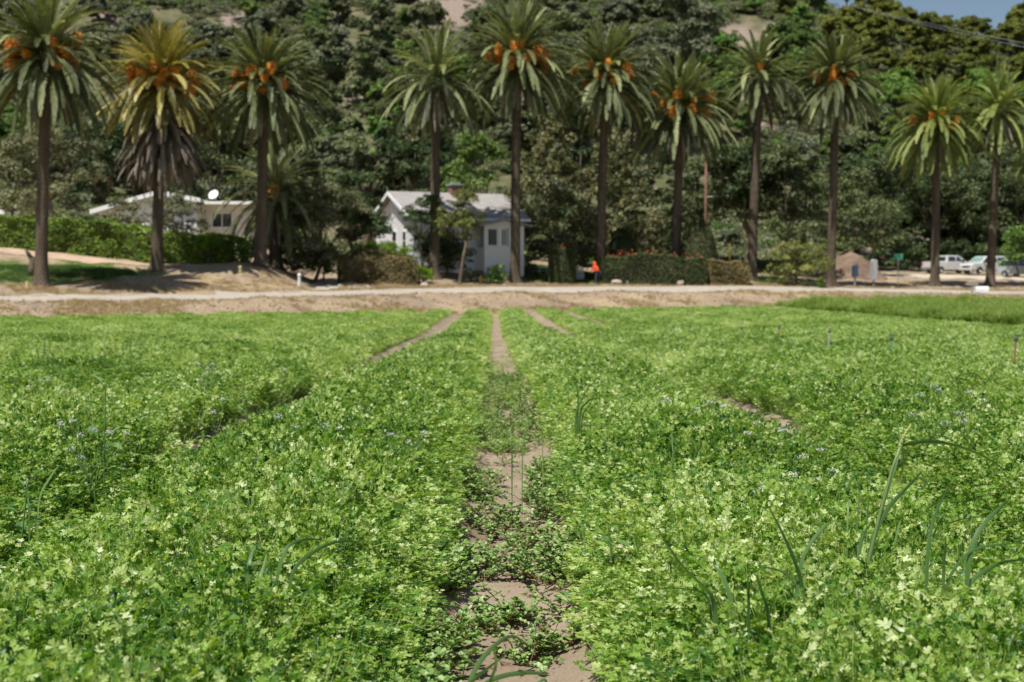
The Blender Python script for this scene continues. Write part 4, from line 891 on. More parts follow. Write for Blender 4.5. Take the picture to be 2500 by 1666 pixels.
def hedge(label, pts, name='hedge', kind='hedge', thick=1.6, size=.09, dens=1.0, seed=1, round_=.25, rough=.12, group=None, flowers=None):
    """pts: list of (u, Y, top py); a clipped hedge following the ground"""
    r = RNG(seed); P = []
    for (u, Y, tp) in pts:
        t = at(u, tp, Y); P.append((t.x, Y, gz(t.x, Y)-.15, t.z))
    P = np.array(P); s_ = np.concatenate([[0], np.cumsum(np.hypot(np.diff(P[:, 0]), np.diff(P[:, 1])))]); L = s_[-1]
    o = thing(name, label, 'hedge', (P[0, 0], P[0, 1], P[0, 2]), 0, group); O = P[0, :3]
    Hm = np.mean(P[:, 3]-P[:, 2]); area = 2*L*Hm+L*thick+2*thick*Hm; n = int(min(60000, area/(size*size)*3.0*dens))
    q = r.uniform(-.02, 1.02, n)*L; face = r.choice(4, n, p=[Hm/(2*Hm+thick)*.9, Hm/(2*Hm+thick)*.9, thick/(2*Hm+thick)*.9, .1])
    a = r.uniform(-.5, .5, n); h = r.uniform(.02, 1, n)
    off = np.where(face == 0, -.5, np.where(face == 1, .5, a)); hh = np.where(face == 2, 1, h); q = np.where(face == 3, r.choice([0, L], n), q)
    # rounded shoulders
    off = off*(1-round_*np.clip(hh-.75, 0, 1)*4*.5); x = np.interp(q, s_, P[:, 0]); y = np.interp(q, s_, P[:, 1]); zb = np.interp(q, s_, P[:, 2]); zt = np.interp(q, s_, P[:, 3])
    gx = np.interp(q, s_, np.gradient(P[:, 0], s_)); gy = np.interp(q, s_, np.gradient(P[:, 1], s_)); gl = np.hypot(gx, gy); nx, ny = -gy/gl, gx/gl
    lump = 1+rough*2*fbm(q*.9+off*3, hh*2.3+off, seed, 3)
    ins = 1-r.uniform(0, .22, n)*(face < 2)
    px = x+nx*off*thick*lump*ins; py_ = y+ny*off*thick*lump*ins; pz = zb+(zt-zb)*hh*(1+rough*.8*fbm(q*1.3, off*2, seed+3, 3)-r.uniform(0, .05, n))
    p = np.stack([px, py_, pz], 1)-O
    nn = np.stack([nx*off*2, ny*off*2, np.where(face == 2, 1., .25)], 1)+r.normal(0, .5, (n, 3)); nn /= np.linalg.norm(nn, axis=1)[:, None]
    t1 = np.cross(nn, r.normal(0, 1, (n, 3))); t1 /= np.linalg.norm(t1, axis=1)[:, None]; t2 = np.cross(nn, t1); sz = size*r.uniform(.6, 1.4, n)[:, None]
    V = np.stack([p-t1*sz*.6, p+t2*sz*.36, p+t1*sz*.7, p-t2*sz*.36], 1).reshape(-1, 3)
    mb = MB(); mb.add(V, quads=np.arange(n*4).reshape(-1, 4), tone=np.repeat(np.clip(r.normal(.45, .2, n)+fbm(q*1.5, hh*3, seed+9)*.5, 0, 1), 4)); mb.obj('foliage', FOL[kind], o)
    # woody core keeps it from being see-through
    cb = MB(); m = 40; qq = np.linspace(.04, .96, m)*L; X = np.interp(qq, s_, P[:, 0])-O[0]; Y_ = np.interp(qq, s_, P[:, 1])-O[1]; Z0 = np.interp(qq, s_, P[:, 2])-O[2]; Z1 = Z0+(np.interp(qq, s_, P[:, 3])-np.interp(qq, s_, P[:, 2]))*.86
    G = np.interp(qq, s_, nx[:1].repeat(len(s_))) ; gx = np.gradient(X); gy = np.gradient(Y_); gl = np.hypot(gx, gy); nx, ny = -gy/gl, gx/gl; w2 = thick*.30
    V = np.stack([np.stack([X-nx*w2, Y_-ny*w2, Z0], 1), np.stack([X-nx*w2, Y_-ny*w2, Z1], 1), np.stack([X+nx*w2, Y_+ny*w2, Z1], 1), np.stack([X+nx*w2, Y_+ny*w2, Z0], 1)], 1).reshape(-1, 3)
    i = np.arange(m-1)[:, None]*4; j = np.arange(4)[None]; jn = (j+1) % 4
    Q = np.stack([i+j, i+jn, i+4+jn, i+4+j], -1).reshape(-1, 4); cb.add(V, quads=np.vstack([Q, [[0, 1, 2, 3]], [[4*m-1, 4*m-2, 4*m-3, 4*m-4]]])); cb.obj('branches', BARK, o)
    if flowers:
        nf = flowers; q = r.uniform(0, L, nf); a = r.uniform(-.5, .3, nf); x = np.interp(q, s_, P[:, 0]); y = np.interp(q, s_, P[:, 1])+a*thick; z = np.interp(q, s_, P[:, 3])+r.normal(.08, .14, nf)
        fb = MB(); c = np.stack([x, y, z], 1)-O; V = (c[:, None]+IV[None]*r.uniform(.02, .055, (nf, 1, 1))).reshape(-1, 3); F = (np.arange(nf)[:, None, None]*12+IF[None]).reshape(-1, 3)
        fb.add(V, tris=F); fo = fb.obj('flowers', plain('orange_flower', (.62, .12, .03), .6), o); fo['kind'] = 'stuff'
    return o
hedge('long bright green clipped hedge on the left bank before the ranch house', [(-260, 94.5, 520), (0, 93.5, 530), (180, 95, 542), (300, 96, 545), (360, 96, 560), (385, 96, 566), (470, 97, 572), (560, 97.8, 575), (600, 98.2, 590)], thick=2.0, size=.13, seed=31, rough=.5, dens=1.3)
hedge('brown and green informal hedge in front of the cottage garden', [(828, 99, 632), (880, 99, 612), (940, 98.5, 616), (1000, 97.5, 628), (1022, 97.5, 662)], kind='brown', thick=2.2, size=.11, seed=32, rough=.5, round_=.6)
hedge('dark clipped column of hedge with red tips right of the tallest palm', [(1340, 104.5, 608), (1405, 104.5, 606)], kind='hedged', thick=1.9, size=.08, seed=33, flowers=22, rough=.25)
hedge('long dark hedge topped with small orange flowers under the hedge palm', [(1456, 104.8, 628), (1560, 105, 622), (1655, 105.3, 628)], kind='hedged', thick=1.9, size=.10, seed=34, flowers=90, rough=.34)
hedge('dark green clipped hedge block right of the orange flowering hedge', [(1668, 105.6, 634), (1718, 105.8, 630)], kind='hedged', thick=1.6, size=.09, seed=35, flowers=14, rough=.2)
hedge('olive clipped hedge block beside the slim palm trunk', [(1728, 106, 636), (1822, 106.6, 640)], kind='brown', thick=1.5, size=.10, seed=36, rough=.3)
def dome(label, u, Y, top, width, seed, kind='hedged', name='topiary_shrub'):
    r = RNG(seed); t = at(u, top, Y); zb = gz(t.x, Y); H = t.z-zb; W = width*Y/FPX/2; o = thing(name, label, 'shrub', (t.x, Y, zb))
    n = 12000; d = r.normal(0, 1, (n, 3)); d /= np.linalg.norm(d, axis=1)[:, None]; d[:, 2] = np.abs(d[:, 2]); k = (1+.09*fbm(d[:, 0]*3, d[:, 2]*3+d[:, 1]*2, seed)*2)
    p = d*np.array([W, W, H])*(k*(1-r.uniform(0, .08, n)))[:, None]; nn = d+r.normal(0, .4, (n, 3)); nn /= np.linalg.norm(nn, axis=1)[:, None]
    a = np.cross(nn, r.normal(0, 1, (n, 3))); a /= np.linalg.norm(a, axis=1)[:, None]; b = np.cross(nn, a); s_ = .10*r.uniform(.6, 1.3, n)[:, None]
    mb = MB(); mb.add(np.stack([p-a*s_*.6, p+b*s_*.36, p+a*s_*.7, p-b*s_*.36], 1).reshape(-1, 3), quads=np.arange(n*4).reshape(-1, 4), tone=np.repeat(np.clip(r.normal(.45, .2, n), 0, 1), 4)); mb.obj('foliage', FOL[kind], o)
    cm = MB(); cm.lathe([(.001, H*.86), (W*.4, H*.8), (W*.7, H*.55), (W*.82, H*.2), (W*.8, 0)], seg=20); cm.obj('branches', BARK, o)
dome('tall clipped dark green dome behind the hedge, right of the utility pole palm', 1706, 108.5, 532, 104, 41)
dome('lower clipped dark dome between the two palms behind the flowering hedge', 1520, 109, 556, 88, 42)

# ------------------------------------------------------------------ the wooded hillside: every tree one can tell apart
KN = ['oak', 'dark', 'green', 'grey', 'orchard', 'orchardy', 'olive']; HK = {}
def hill_kind(kd, seed, W=7.5, H=6.2, sz=.27):
    r = RNG(seed); big = crown_shape(r, 'dome', W, H, H*.06); cen, rad = clumps(r, big, 8); mb = MB(); leaves(mb, r, cen, rad, 13000, sz); cm = mb.mesh('crown', FOL[kd])
    tb = MB(); limbs(tb, r, big, .2, H*.25); return cm, tb.mesh('trunk', BARK, True)
for i, kd in enumerate(KN): HK[kd] = [hill_kind(kd, 800+10*i+k) for k in range(3)]
PX = [(101, 'first palm'), (383, 'skirted palm'), (640, 'mound palm'), (1066, 'fruitless palm'), (1262, 'tallest palm'), (1475, 'hedge palm'), (1658, 'pole side palm'), (1850, 'slim palm'), (2040, 'dark trunk palm'), (2286, 'short palm'), (2440, 'bright green palm')]
TONE = {'oak': 'olive', 'dark': 'dark green', 'green': 'fresh green', 'grey': 'grey green', 'orchard': 'deep green', 'orchardy': 'warm green', 'olive': 'dull khaki'}
r = RNG(21); placed = 0; grid = []; HOBJ = []
Yv = 163.0
while Yv < 352:
    st = 8.4+(Yv-163)*.018; xs = np.arange(-.40*Yv, .42*Yv, st)
    for x in xs: grid.append((x+r.uniform(-.35, .35)*st+CX, Yv+r.uniform(-.35, .35)*st))
    Yv += st*1.08
# one ridge row on the right where the crowns stand against the sky
cnt = {}
for (x, y) in grid:
    z = float(far_z(x, y)); u, p = proj(x, y, z); s_ = r.uniform(.7, 1.35); W = 7.5*s_; Hh = 6.2*s_
    _, ptop = proj(x, y, z+Hh)
    if u < -70 or u > 2570 or p < -12 or ptop > 600: continue
    bad = False
    for (bu, bp, bw, bh) in BARE:
        if np.hypot((u-bu)/(bw*.95), ((p+ptop)/2-bp)/(bh*.95+8)) < 1: bad = True
    if bad: continue
    if u < 640 and p < 330 and r.uniform() < .42: continue
    # hidden behind the big trees in front
    if p > 470 and not (u > 2050): continue
    if u > 1690 and p < 300: kd = 'orchardy' if (u > 2050 or r.uniform() < .35) and p < 260 else r.choice(['orchard', 'green', 'green'])
    elif p < 150 and 380 < u < 800: kd = r.choice(['orchard', 'dark', 'orchard', 'grey'])
    elif u < 640 and p < 330: kd = r.choice(['grey', 'grey', 'olive', 'oak'])
    elif 1280 < u < 1720: kd = r.choice(['grey', 'oak', 'grey'])
    else: kd = r.choice(['oak', 'olive', 'grey', 'orchard', 'green'], p=[.34, .18, .22, .14, .12])
    near = min(PX, key=lambda q: abs(q[0]-u)); side = 'above' if abs(near[0]-u) < 22 else ('left of' if u < near[0] else 'right of')
    lvl = 'on the sky ridge' if (u > 2060 and p < 175) else ('at photo top' if ptop < 25 else ('high on the slope' if p < 170 else ('halfway up the slope' if p < 320 else 'low on the slope')))
    szw = 'small' if s_ < .85 else ('large' if s_ > 1.18 else 'medium')
    lab = '%s %s tree %s, %s %s' % (szw, TONE[kd], lvl, side, near[1])
    me, tm = HK[kd][r.integers(0, 3)]
    o = thing('hillside_tree', lab, 'tree', (x, y, z-.15), r.uniform(0, 6.28), 'trees and orchard rows on the hillside'); o.scale = (s_, s_, s_*r.uniform(.85, 1.2))
    c1 = bpy.data.objects.new('crown', me); COL.objects.link(c1); c1.parent = o
    c2 = bpy.data.objects.new('trunk', tm); COL.objects.link(c2); c2.parent = o
    placed += 1; HOBJ.append((lab, u, o))
by = {}
for lab, u, o in HOBJ: by.setdefault(lab, []).append((u, o))
for lab, L in by.items():
    L.sort(key=lambda q: q[0]); nm_ = ({2: ['left one', 'right one'], 3: ['leftmost', 'middle one', 'rightmost']}.get(len(L)) or (['first from left', 'second from left', 'third from left', 'fourth from left', 'fifth from left', 'sixth from left', 'seventh from left'][:len(L)] if 3 < len(L) < 8 else None))
    if nm_:
        for (u, o), k in zip(L, nm_): o['label'] = lab+', '+k
# brush between the trees
def brush(seed, kd):
    r = RNG(seed); cen = r.normal(0, .8, (9, 3))*np.array([1, 1, .25]); cen[:, 2] = np.abs(cen[:, 2])+.3; mb = MB(); leaves(mb, r, cen, np.full(9, .6), 420, .22); return mb.mesh('brush', FOL[kd])
bk = [brush(900+i, ['grey', 'olive', 'green', 'oak'][i % 4]) for i in range(6)]
r = RNG(22); n = 22000; Y = np.sqrt(r.uniform(128**2, 350**2, n)); u = r.uniform(-100, 2600, n); X = CX+(u-1202)/FPX*Y; Z = far_z(X, Y); p = 685-(Z-CH)*FPX/Y
k = (fbm(X*.07, Y*.07, 91) > -.09) & ~((u > 2000) & (Y < 158))
for (bu, bp, bw, bh) in BARE: k &= (np.hypot((u-bu)/(bw*.9), (p-bp)/(bh*.9)) > 1) | (r.uniform(0, 1, len(u)) < .12)
X, Y, Z = X[k], Y[k], Z[k]; n = len(X)
scatter('hillside_brush', np.stack([X, Y, Z], 1), np.stack([0*X, 0*X, r.uniform(0, 6.28, n)], 1), np.repeat(r.uniform(.5, 1.3, n)[:, None], 3, 1), r.integers(0, 6, n), bk, 'low grey green brush covering the hillside between the trees', 'brush')
# ------------------------------------------------------------------ street furniture, vehicles, person
def ground_at(u, Y):
    x = at(u, 690, Y).x; return x, gz(x, Y)
GREYW = plain('weathered_grey_wood', (.30, .28, .25), .9, var=.25, vs=8, bmp=.4); WPVC = plain('white_plastic', (.72, .72, .70), .5, var=.06)
YEL = plain('yellow_paint', (.52, .36, .05), .55, var=.1); YPALE = plain('pale_yellow_plastic', (.72, .62, .30), .6, var=.1); DBLUE = plain('dark_blue_paint', (.05, .07, .12), .5, var=.15)
STEEL = plain('galvanised_steel', (.38, .39, .39), .45, metal=.6, var=.1); SIGNG = plain('sign_green', (.02, .26, .16), .4, var=.05); POLEW = plain('red_brown_pole', (.19, .095, .065), .9, var=.2, vs=6, bmp=.3)
BLACK = plain('black_rubber', (.02, .02, .02), .8, var=.2)
def marker(name, label, u, Y, top, w_, mat, seed=0, cap=None, tilt=0.):
    x, z = ground_at(u, Y); H = max(.25, at(u, top, Y).z-z); o = thing(name, label, 'post', (x, Y, z-.02), 0); o.rotation_euler = (0, tilt, 0)
    m = MB(); m.tube([(0, 0, 0), (0, 0, H*.96), (0, 0, H)], [w_/2, w_/2, w_*.34], 10); m.obj('post', mat, o)
    if cap:
        c = MB(); c.lathe([(w_*.56, H*.78), (w_*.60, H*.80), (w_*.60, H*.93), (w_*.42, H+.02), (.001, H+.03)], seg=10); c.obj('cap', cap, o, smooth=True)
    else:
        c = MB(); c.lathe([(w_*.53, H*.86), (w_*.55, H*.87), (w_*.55, H*.9), (w_*.53, H*.91)], seg=10); c.obj('band', STEEL, o)
    return o
marker('marker_post', 'white plastic marker post standing at the driveway mouth', 731, 91.5, 668, .2, WPVC, cap=WPVC)
marker('marker_post', 'pale yellow marker post at the foot of the dirt mound', 586, 91, 650, .22, YPALE, cap=YPALE)
marker('marker_post', 'thin yellow brown marker at the left bank beside the first palm', 66, 79.5, 686, .12, YPALE)
marker('marker_post', 'white leaning stub pipe by the road below the slim palm', 1809, 108, 678, .17, WPVC, cap=WPVC, tilt=.16)
marker('marker_post', 'short grey stake by the road under the hedge', 1532, 103.5, 684, .1, GREYW)
marker('yard_pole', 'thin yellow pole behind the olive hedge block', 1781, 110, 592, .15, YEL)
def hydrant():
    x, z = ground_at(1173, 99); o = thing('fire_hydrant', 'small yellow hydrant on the verge before the cottage', 'hydrant', (x, 99, z))
    m = MB(); m.lathe([(.17, 0), (.17, .05), (.11, .07), (.11, .48), (.15, .5), (.15, .55), (.10, .64), (.03, .70), (.001, .71)], seg=14); m.obj('barrel', YEL, o, smooth=True); o.scale = (.75, .75, .75)
    for s_ in (-1, 1):
        m = MB(); m.tube([(0, 0, .40), (s_*.2, 0, .40)], .055, 8); m.obj('outlet', YEL, o)
hydrant()
def mailbox(label, u, Y, top, mat, wide, hb):
    x, z = ground_at(u, Y); H = at(u, top, Y).z-z; o = thing('roadside_box', label, 'box', (x, Y, z-.02), .2)
    m = MB(); m.box(-.05, .05, -.05, .05, 0, H-hb); m.obj('post', GREYW, o)
    m = MB(); n = 9; w2 = wide/2; pr = [(-w2, H-hb), (w2, H-hb)]+[(w2*math.cos(t), H-w2+w2*math.sin(t)) for t in np.linspace(0, math.pi, n)]
    m.prism(pr, -.28, .28); b = m.obj('box', mat, o, recalc=True); m = MB(); m.box(-w2*.8, w2*.8, -.30, -.283, H-hb+.04, H-.12); m.obj('door', mat, b)
mailbox('dark blue upright box on a post by the lot entrance', 2087, 111, 646, DBLUE, .30, .95)
mailbox('tall pale grey upright box on a post by the lot entrance', 2133, 111.5, 633, plain('pale_grey_paint', (.36, .37, .38), .5), .34, 1.6)
def street_sign():
    x, z = ground_at(2192, 113); H = at(2192, 627, 113).z-z; o = thing('street_sign', 'green street name sign on a thin post by the lot entrance', 'sign', (x, 113, z))
    m = MB(); m.tube([(0, 0, 0), (0, 0, H)], .035, 8); m.obj('post', STEEL, o)
    m = MB(); m.box(-.37, .37, -.012, .012, H-.20, H+.20); b = m.obj('blade', SIGNG, o); m = MB(); m.box(-.35, .35, -.014, -.0125, H-.185, H-.17); m.box(-.35, .35, -.014, -.0125, H+.17, H+.185)
    m.obj('border', WPVC, b)
street_sign()
def utility_pole():
    Y = 124; x, z = ground_at(1722, Y); H = at(1722, 372, Y).z-z; o = thing('utility_pole', 'red brown wooden utility pole with a street lamp arm among the trees', 'pole', (x, Y, z-.3))
    m = MB(); m.tube([(0, 0, 0), (0, 0, H+.3)], [.14, .10], 12); m.obj('pole', POLEW, o, smooth=True)
    ha = at(1722, 480, Y).z-z+.3; L = (at(1773, 478, Y).x-x)
    m = MB(); m.tube([(.12, 0, ha-.05), (L*.5, -.05, ha+.02), (L, -.1, ha+.05)], .045, 8); a = m.obj('lamp_arm', WPVC, o, smooth=True)
    m = MB(); m.lathe([(.001, .10), (.12, .09), (.18, .02), (.17, -.03), (.001, -.06)], (L+.12, -.1, ha+.02), 12); m.obj('lamp_head', WPVC, a, smooth=True)
    m = MB(); zt = at(1722, 395, Y).z-z+.3; m.tube([(.1, 0, zt+1.2), (L*.6, 0, zt-.2+.1), (L, -.1, ha+.1)], .02, 5); m.obj('guy_wire', STEEL, a)
    m = MB(); m.lathe([(.001, -.13), (.12, -.06), (.14, 0), (.10, .08), (.001, .13)], (L*.57, -.02, zt+.02), 10); m.obj('insulator', WPVC, o, smooth=True)
utility_pole()
def wires():
    for k, dz in enumerate((0, .8)):
        a = at(2050, 6+k*2, 170); b = at(2780, 158+k*15, 95); pts = []
        for t in np.linspace(0, 1, 30):
            p = a.lerp(b, t); p.z -= 4*t*(1-t)*.25; pts.append(tuple(p))
        m = MB(); m.tube(pts, .012, 5, cap=False); tag(m.obj('power_line', plain('aluminium_wire', (.42, .42, .42), .5, var=.05)), ['upper of two pale power lines crossing the top right corner', 'lower of two pale power lines crossing the top right corner'][k], 'power line', 'power lines')
    # far pole on the slope that carries them out of the photo
    Y = 230; x, z = ground_at(1975, Y); z1 = at(1975, -30, Y).z; m = MB()
wires()
def slope_pole():
    Y = 330; x = at(1975, 60, Y).x; z = gz(x, Y); z1 = at(1975, -12, Y).z; o = thing('utility_pole', 'thin wooden pole on the slope at the top of the photo left of the sky', 'pole', (x, Y, z-.2))
    m = MB(); m.tube([(0, 0, 0), (0, 0, z1-z+.2)], [.2, .14], 8); m.obj('pole', POLEW, o); m = MB(); m.box(-1.1, 1.1, -.08, .08, z1-z-.4, z1-z-.25); m.obj('crossarm', POLEW, o)
slope_pole()
def fallen_mailbox():
    Y = 106; x, z = ground_at(2382, Y); o = thing('mailbox', 'white mailbox lying tilted on a low grey support beside the road', 'mailbox', (x, Y, z))
    m = MB(); m.box(-.75, .15, -.12, .1, .62, .78); m.box(-.35, -.22, -.05, .05, 0, .62); m.box(-.1, .3, -.06, .04, -.05, .05); s_ = m.obj('support', GREYW, o)
    pr = [(-.4, .02), (.55, .02)]; m = MB(); n = 8; m.prism([(-.28, .12), (-.28, .34)]+[(-.28+.28*(1-math.cos(t)), .34+.2*math.sin(t)) for t in np.linspace(0, math.pi, n)]+[(.28, .12)], .0, .95, axis='x')
    b = m.obj('box', WPVC, o, recalc=True); b.location = (-.1, -.2, -.02)
fallen_mailbox()
def rock(label, u, Y, s_, seed, mat, name='rock', cat='rock'):
    r = RNG(seed); x, z = ground_at(u, Y); o = MB(); n = 14; th = np.linspace(0, np.pi, n); ph_ = np.arange(22)*2*np.pi/22
    V = np.stack([np.sin(th)[:, None]*np.cos(ph_), np.sin(th)[:, None]*np.sin(ph_), np.cos(th)[:, None]+0*ph_], -1).reshape(-1, 3)
    V = V*(1+.5*fbm(V[:, 0]*1.7+seed, V[:, 1]*1.7+V[:, 2]*1.3, seed))[:, None]*np.array(s_)
    i = np.arange(n-1)[:, None]*22; j = np.arange(22)[None]; jn = (j+1) % 22
    o.add(V, quads=np.stack([i+j, i+jn, i+22+jn, i+22+j], -1).reshape(-1, 4)); ob = o.obj(name, mat, smooth=True); ob.location = (x, Y, z+s_[2]*.5); tag(ob, label, cat)
ROCK = plain('pale_rock', (.42, .35, .29), .9, var=.2, vs=5, bmp=.5, spec=.1)
rock('pale boulder at the road edge below the brown hedge', 1036, 95.8, (.32, .25, .2), 3, ROCK)
rock('round boulder at the foot of the orange flowering hedge', 1506, 104, (.42, .3, .22), 4, ROCK)
rock('pinkish boulder right of the palm behind the flowering hedge', 1660, 104.6, (.3, .25, .3), 5, ROCK)
rock('crumpled white plastic bag lying in the furrow left of the middle one', 1053, 34, (.09, .08, .06), 6, WPVC, 'plastic_bag', 'bag')
rock('crumpled white paper scrap on the verge beside the tilted mailbox', 2337, 99.5, (.17, .14, .13), 7, WPVC, 'paper_scrap', 'litter')
rock('small white scrap in the crop below the tall feathery corner', 2085, 45, (.06, .05, .05), 8, WPVC, 'paper_scrap', 'litter')
def dirt_mound():
    Y = 128; x, z = ground_at(2075, Y); r_ = 3.3; n = 40; g = np.linspace(-1, 1, n); A, B = np.meshgrid(g, g); R_ = np.hypot(A, B)
    R_ = R_+.25*fbm(A*1.6+3, B*1.6, 5); H = 2.3*(.5+.5*np.cos(np.pi*np.clip(R_, 0, 1)))*(1+.5*fbm(A*2+5, B*2, 6))+.75*fbm(A*6, B*6, 7, 4)*(R_ < 1); X = x+A*3.9; Yy = Y+B*4.2; Z = far_z(X, Yy)+H-.06-.3*(R_ > 1.0)
    grid_obj('dirt_mound', X, Yy, Z, plain('brown_dirt', (.17, .12, .088), .95, var=.3, vs=1.5, bmp=.8, spec=.1))
dirt_mound()
def stump():
    x, z = ground_at(75, 84); Y = 84; zt = at(68, 604, Y).z-z; o = thing('dead_trunk', 'dark leaning dead trunk left of the first palm', 'tree', (x, Y, z-.1))
    m = MB(); m.tube([(.15, 0, 0), (.05, 0, zt*.3), (.12, 0, zt*.6), (-.15, .05, zt*.85), (-.3, 0, zt)], [.28, .2, .17, .11, .05], 9); m.obj('trunk', BARK, o, smooth=True)
    m = MB(); m.tube([(.1, 0, zt*.55), (.35, 0, zt*.75), (.4, .1, zt*.9)], [.08, .05, .02], 6); m.obj('branch', BARK, o)
stump()
def railing(label, u0, u1, Y, top):
    a = at(u0, top, Y); b = at(u1, top, Y); g = gz(a.x, Y); o = thing('garden_rail', label, 'railing', (a.x, Y, g)); H = max(.5, a.z-g); L = b.x-a.x
    for k in range(3): m = MB(); m.tube([(L*k/2, 0, 0), (L*k/2, 0, H)], .03, 6); m.obj('upright', WPVC, o)
    m = MB(); m.tube([(0, 0, H), (L, 0, H)], .03, 6); m.tube([(0, -.07, H*.55), (L, -.07, H*.55)], .02, 6); m.obj('rail', WPVC, o)
railing('low white garden railing between the tallest palm and the clipped column', 1300, 1335, 108, 655)
railing('pale rail behind the olive hedge block by the yellow pole', 1755, 1808, 111, 622)
def picket():
    x, z = ground_at(1415, 106); o = thing('garden_gate', 'narrow white garden gate between the clipped column and the person', 'gate', (x, 106, z)); H = max(1.0, at(1415, 655, 106).z-z)
    for k in range(4): m = MB(); m.prism([(-.27+k*.16, .1), (-.16+k*.16, .1), (-.16+k*.16, H*.9), (-.215+k*.16, H), (-.27+k*.16, H*.9)], -.02, .02); m.obj('slat', WPVC, o, recalc=True)
    m = MB(); m.box(-.3, .36, .022, .06, .3, .38); m.box(-.3, .36, .022, .06, H*.7, H*.7+.08); m.obj('rail', WPVC, o)
picket()
# person in an orange hooded top, bent forward beside the flowering hedge
def person():
    Y = 102.5; x, z = ground_at(1459, Y); o = thing('person', 'person in a bright orange hooded top and dark trousers bending beside the flowering hedge', 'person', (x, Y, z), math.radians(-30))
    me = bpy.data.meshes.new('body')
    # joints: x forward is -x (facing the left of the photo)
    J = {'pel': (0, 0, .92), 'wai': (-.06, 0, 1.08), 'che': (-.16, 0, 1.30), 'nec': (-.22, 0, 1.46), 'hea': (-.29, 0, 1.56), 'top': (-.33, 0, 1.66),
         'hl': (.01, .1, .88), 'kl': (-.06, .12, .50), 'al': (.05, .12, .09), 'tl': (-.14, .13, .03), 'hr': (.01, -.1, .88), 'kr': (-.10, -.11, .50), 'ar': (-.04, -.12, .09), 'tr': (-.24, -.13, .03),
         'sl': (-.17, .19, 1.36), 'el': (-.30, .23, 1.10), 'wl': (-.46, .18, .98), 'sr': (-.17, -.19, 1.36), 'er': (-.32, -.22, 1.10), 'wr': (-.50, -.15, 1.00)}
    E = [('pel', 'wai'), ('wai', 'che'), ('che', 'nec'), ('nec', 'hea'), ('hea', 'top'), ('pel', 'hl'), ('hl', 'kl'), ('kl', 'al'), ('al', 'tl'), ('pel', 'hr'), ('hr', 'kr'), ('kr', 'ar'), ('ar', 'tr'),
         ('che', 'sl'), ('sl', 'el'), ('el', 'wl'), ('che', 'sr'), ('sr', 'er'), ('er', 'wr')]
    RD = {'pel': .14, 'wai': .125, 'che': .15, 'nec': .06, 'hea': .095, 'top': .07, 'hl': .095, 'kl': .062, 'al': .042, 'tl': .038, 'hr': .095, 'kr': .062, 'ar': .042, 'tr': .038, 'sl': .06, 'el': .045, 'wl': .03, 'sr': .06, 'er': .045, 'wr': .03}
    # palm and five bent fingers for each hand
    for s_, nm in ((1, 'l'), (-1, 'r')):
        wv = Vector(J['w'+nm]); J['p'+nm] = tuple(wv+Vector((-.07, -.01*s_, -.03))); E.append(('w'+nm, 'p'+nm)); RD['p'+nm] = .028
        for k in range(5):
            b = Vector(J['p'+nm]); off = (k-1.5)*.02; L = (.03, .034, .032, .026, .028)[k]
            if k == 4: p1 = b+Vector((.02, -.035*s_, -.01)); p2 = p1+Vector((-.03, -.005*s_, -.015))
            else: p1 = b+Vector((-L, off, -.012)); p2 = p1+Vector((-L*.6, 0, -L*.8))
            for q, pp in (('a', p1), ('b', p2)): J['f%s%d%s' % (nm, k, q)] = tuple(pp); RD['f%s%d%s' % (nm, k, q)] = .009
            E += [('p'+nm, 'f%s%da' % (nm, k)), ('f%s%da' % (nm, k), 'f%s%db' % (nm, k))]
    def skin(name, keys, edges, radf, mat, parent):
        ix = {k: i for i, k in enumerate(keys)}; me = bpy.data.meshes.new(name); me.from_pydata([J[k] for k in keys], [(ix[a], ix[b]) for a, b in edges], [])
        ob = bpy.data.objects.new(name, me); COL.objects.link(ob); ob.parent = parent; me.materials.append(mat)
        md = ob.modifiers.new('skin', 'SKIN'); md.use_smooth_shade = True
        for i, k in enumerate(keys): me.skin_vertices[0].data[i].radius = (radf(k), radf(k)); me.skin_vertices[0].data[i].use_root = (i == 0)
        sb = ob.modifiers.new('sub', 'SUBSURF'); sb.levels = 2; sb.render_levels = 2; return ob
    SK = plain('skin', (.42, .25, .17), .6, var=.05); OR = plain('orange_cloth', (.85, .10, .03), .8, var=.08, vs=9); DK = plain('dark_trousers', (.035, .035, .045), .9, var=.2, vs=9); GR = plain('grey_shirt_hem', (.35, .34, .36), .9, var=.1)
    body = skin('body', list(J), E, lambda k: RD[k], SK, o)
    tops = ['wai', 'che', 'nec', 'sl', 'el', 'sr', 'er']; J['wl2'] = tuple(Vector(J['el']).lerp(Vector(J['wl']), .8)); J['wr2'] = tuple(Vector(J['er']).lerp(Vector(J['wr']), .8)); J['hemt'] = (.0, 0, .96)
    RD.update(wl2=.036, wr2=.036, hemt=.15)
    skin('hooded_top', ['che', 'wai', 'hemt', 'nec', 'sl', 'el', 'wl2', 'sr', 'er', 'wr2'], [('che', 'wai'), ('wai', 'hemt'), ('che', 'nec'), ('che', 'sl'), ('sl', 'el'), ('el', 'wl2'), ('che', 'sr'), ('sr', 'er'), ('er', 'wr2')], lambda k: RD[k]*1.22+.012, OR, o)
    J['hb'] = (-.26, 0, 1.57); J['ht'] = (-.30, 0, 1.69); J['hn'] = (-.19, 0, 1.46); skin('hood', ['hb', 'ht', 'hn'], [('hb', 'ht'), ('hb', 'hn')], lambda k: {'hb': .125, 'ht': .085, 'hn': .10}[k], OR, o)
    J['gh'] = (.01, 0, .98); J['gl'] = (.02, 0, .82); skin('shirt_hem', ['gh', 'gl'], [('gh', 'gl')], lambda k: .185, GR, o)
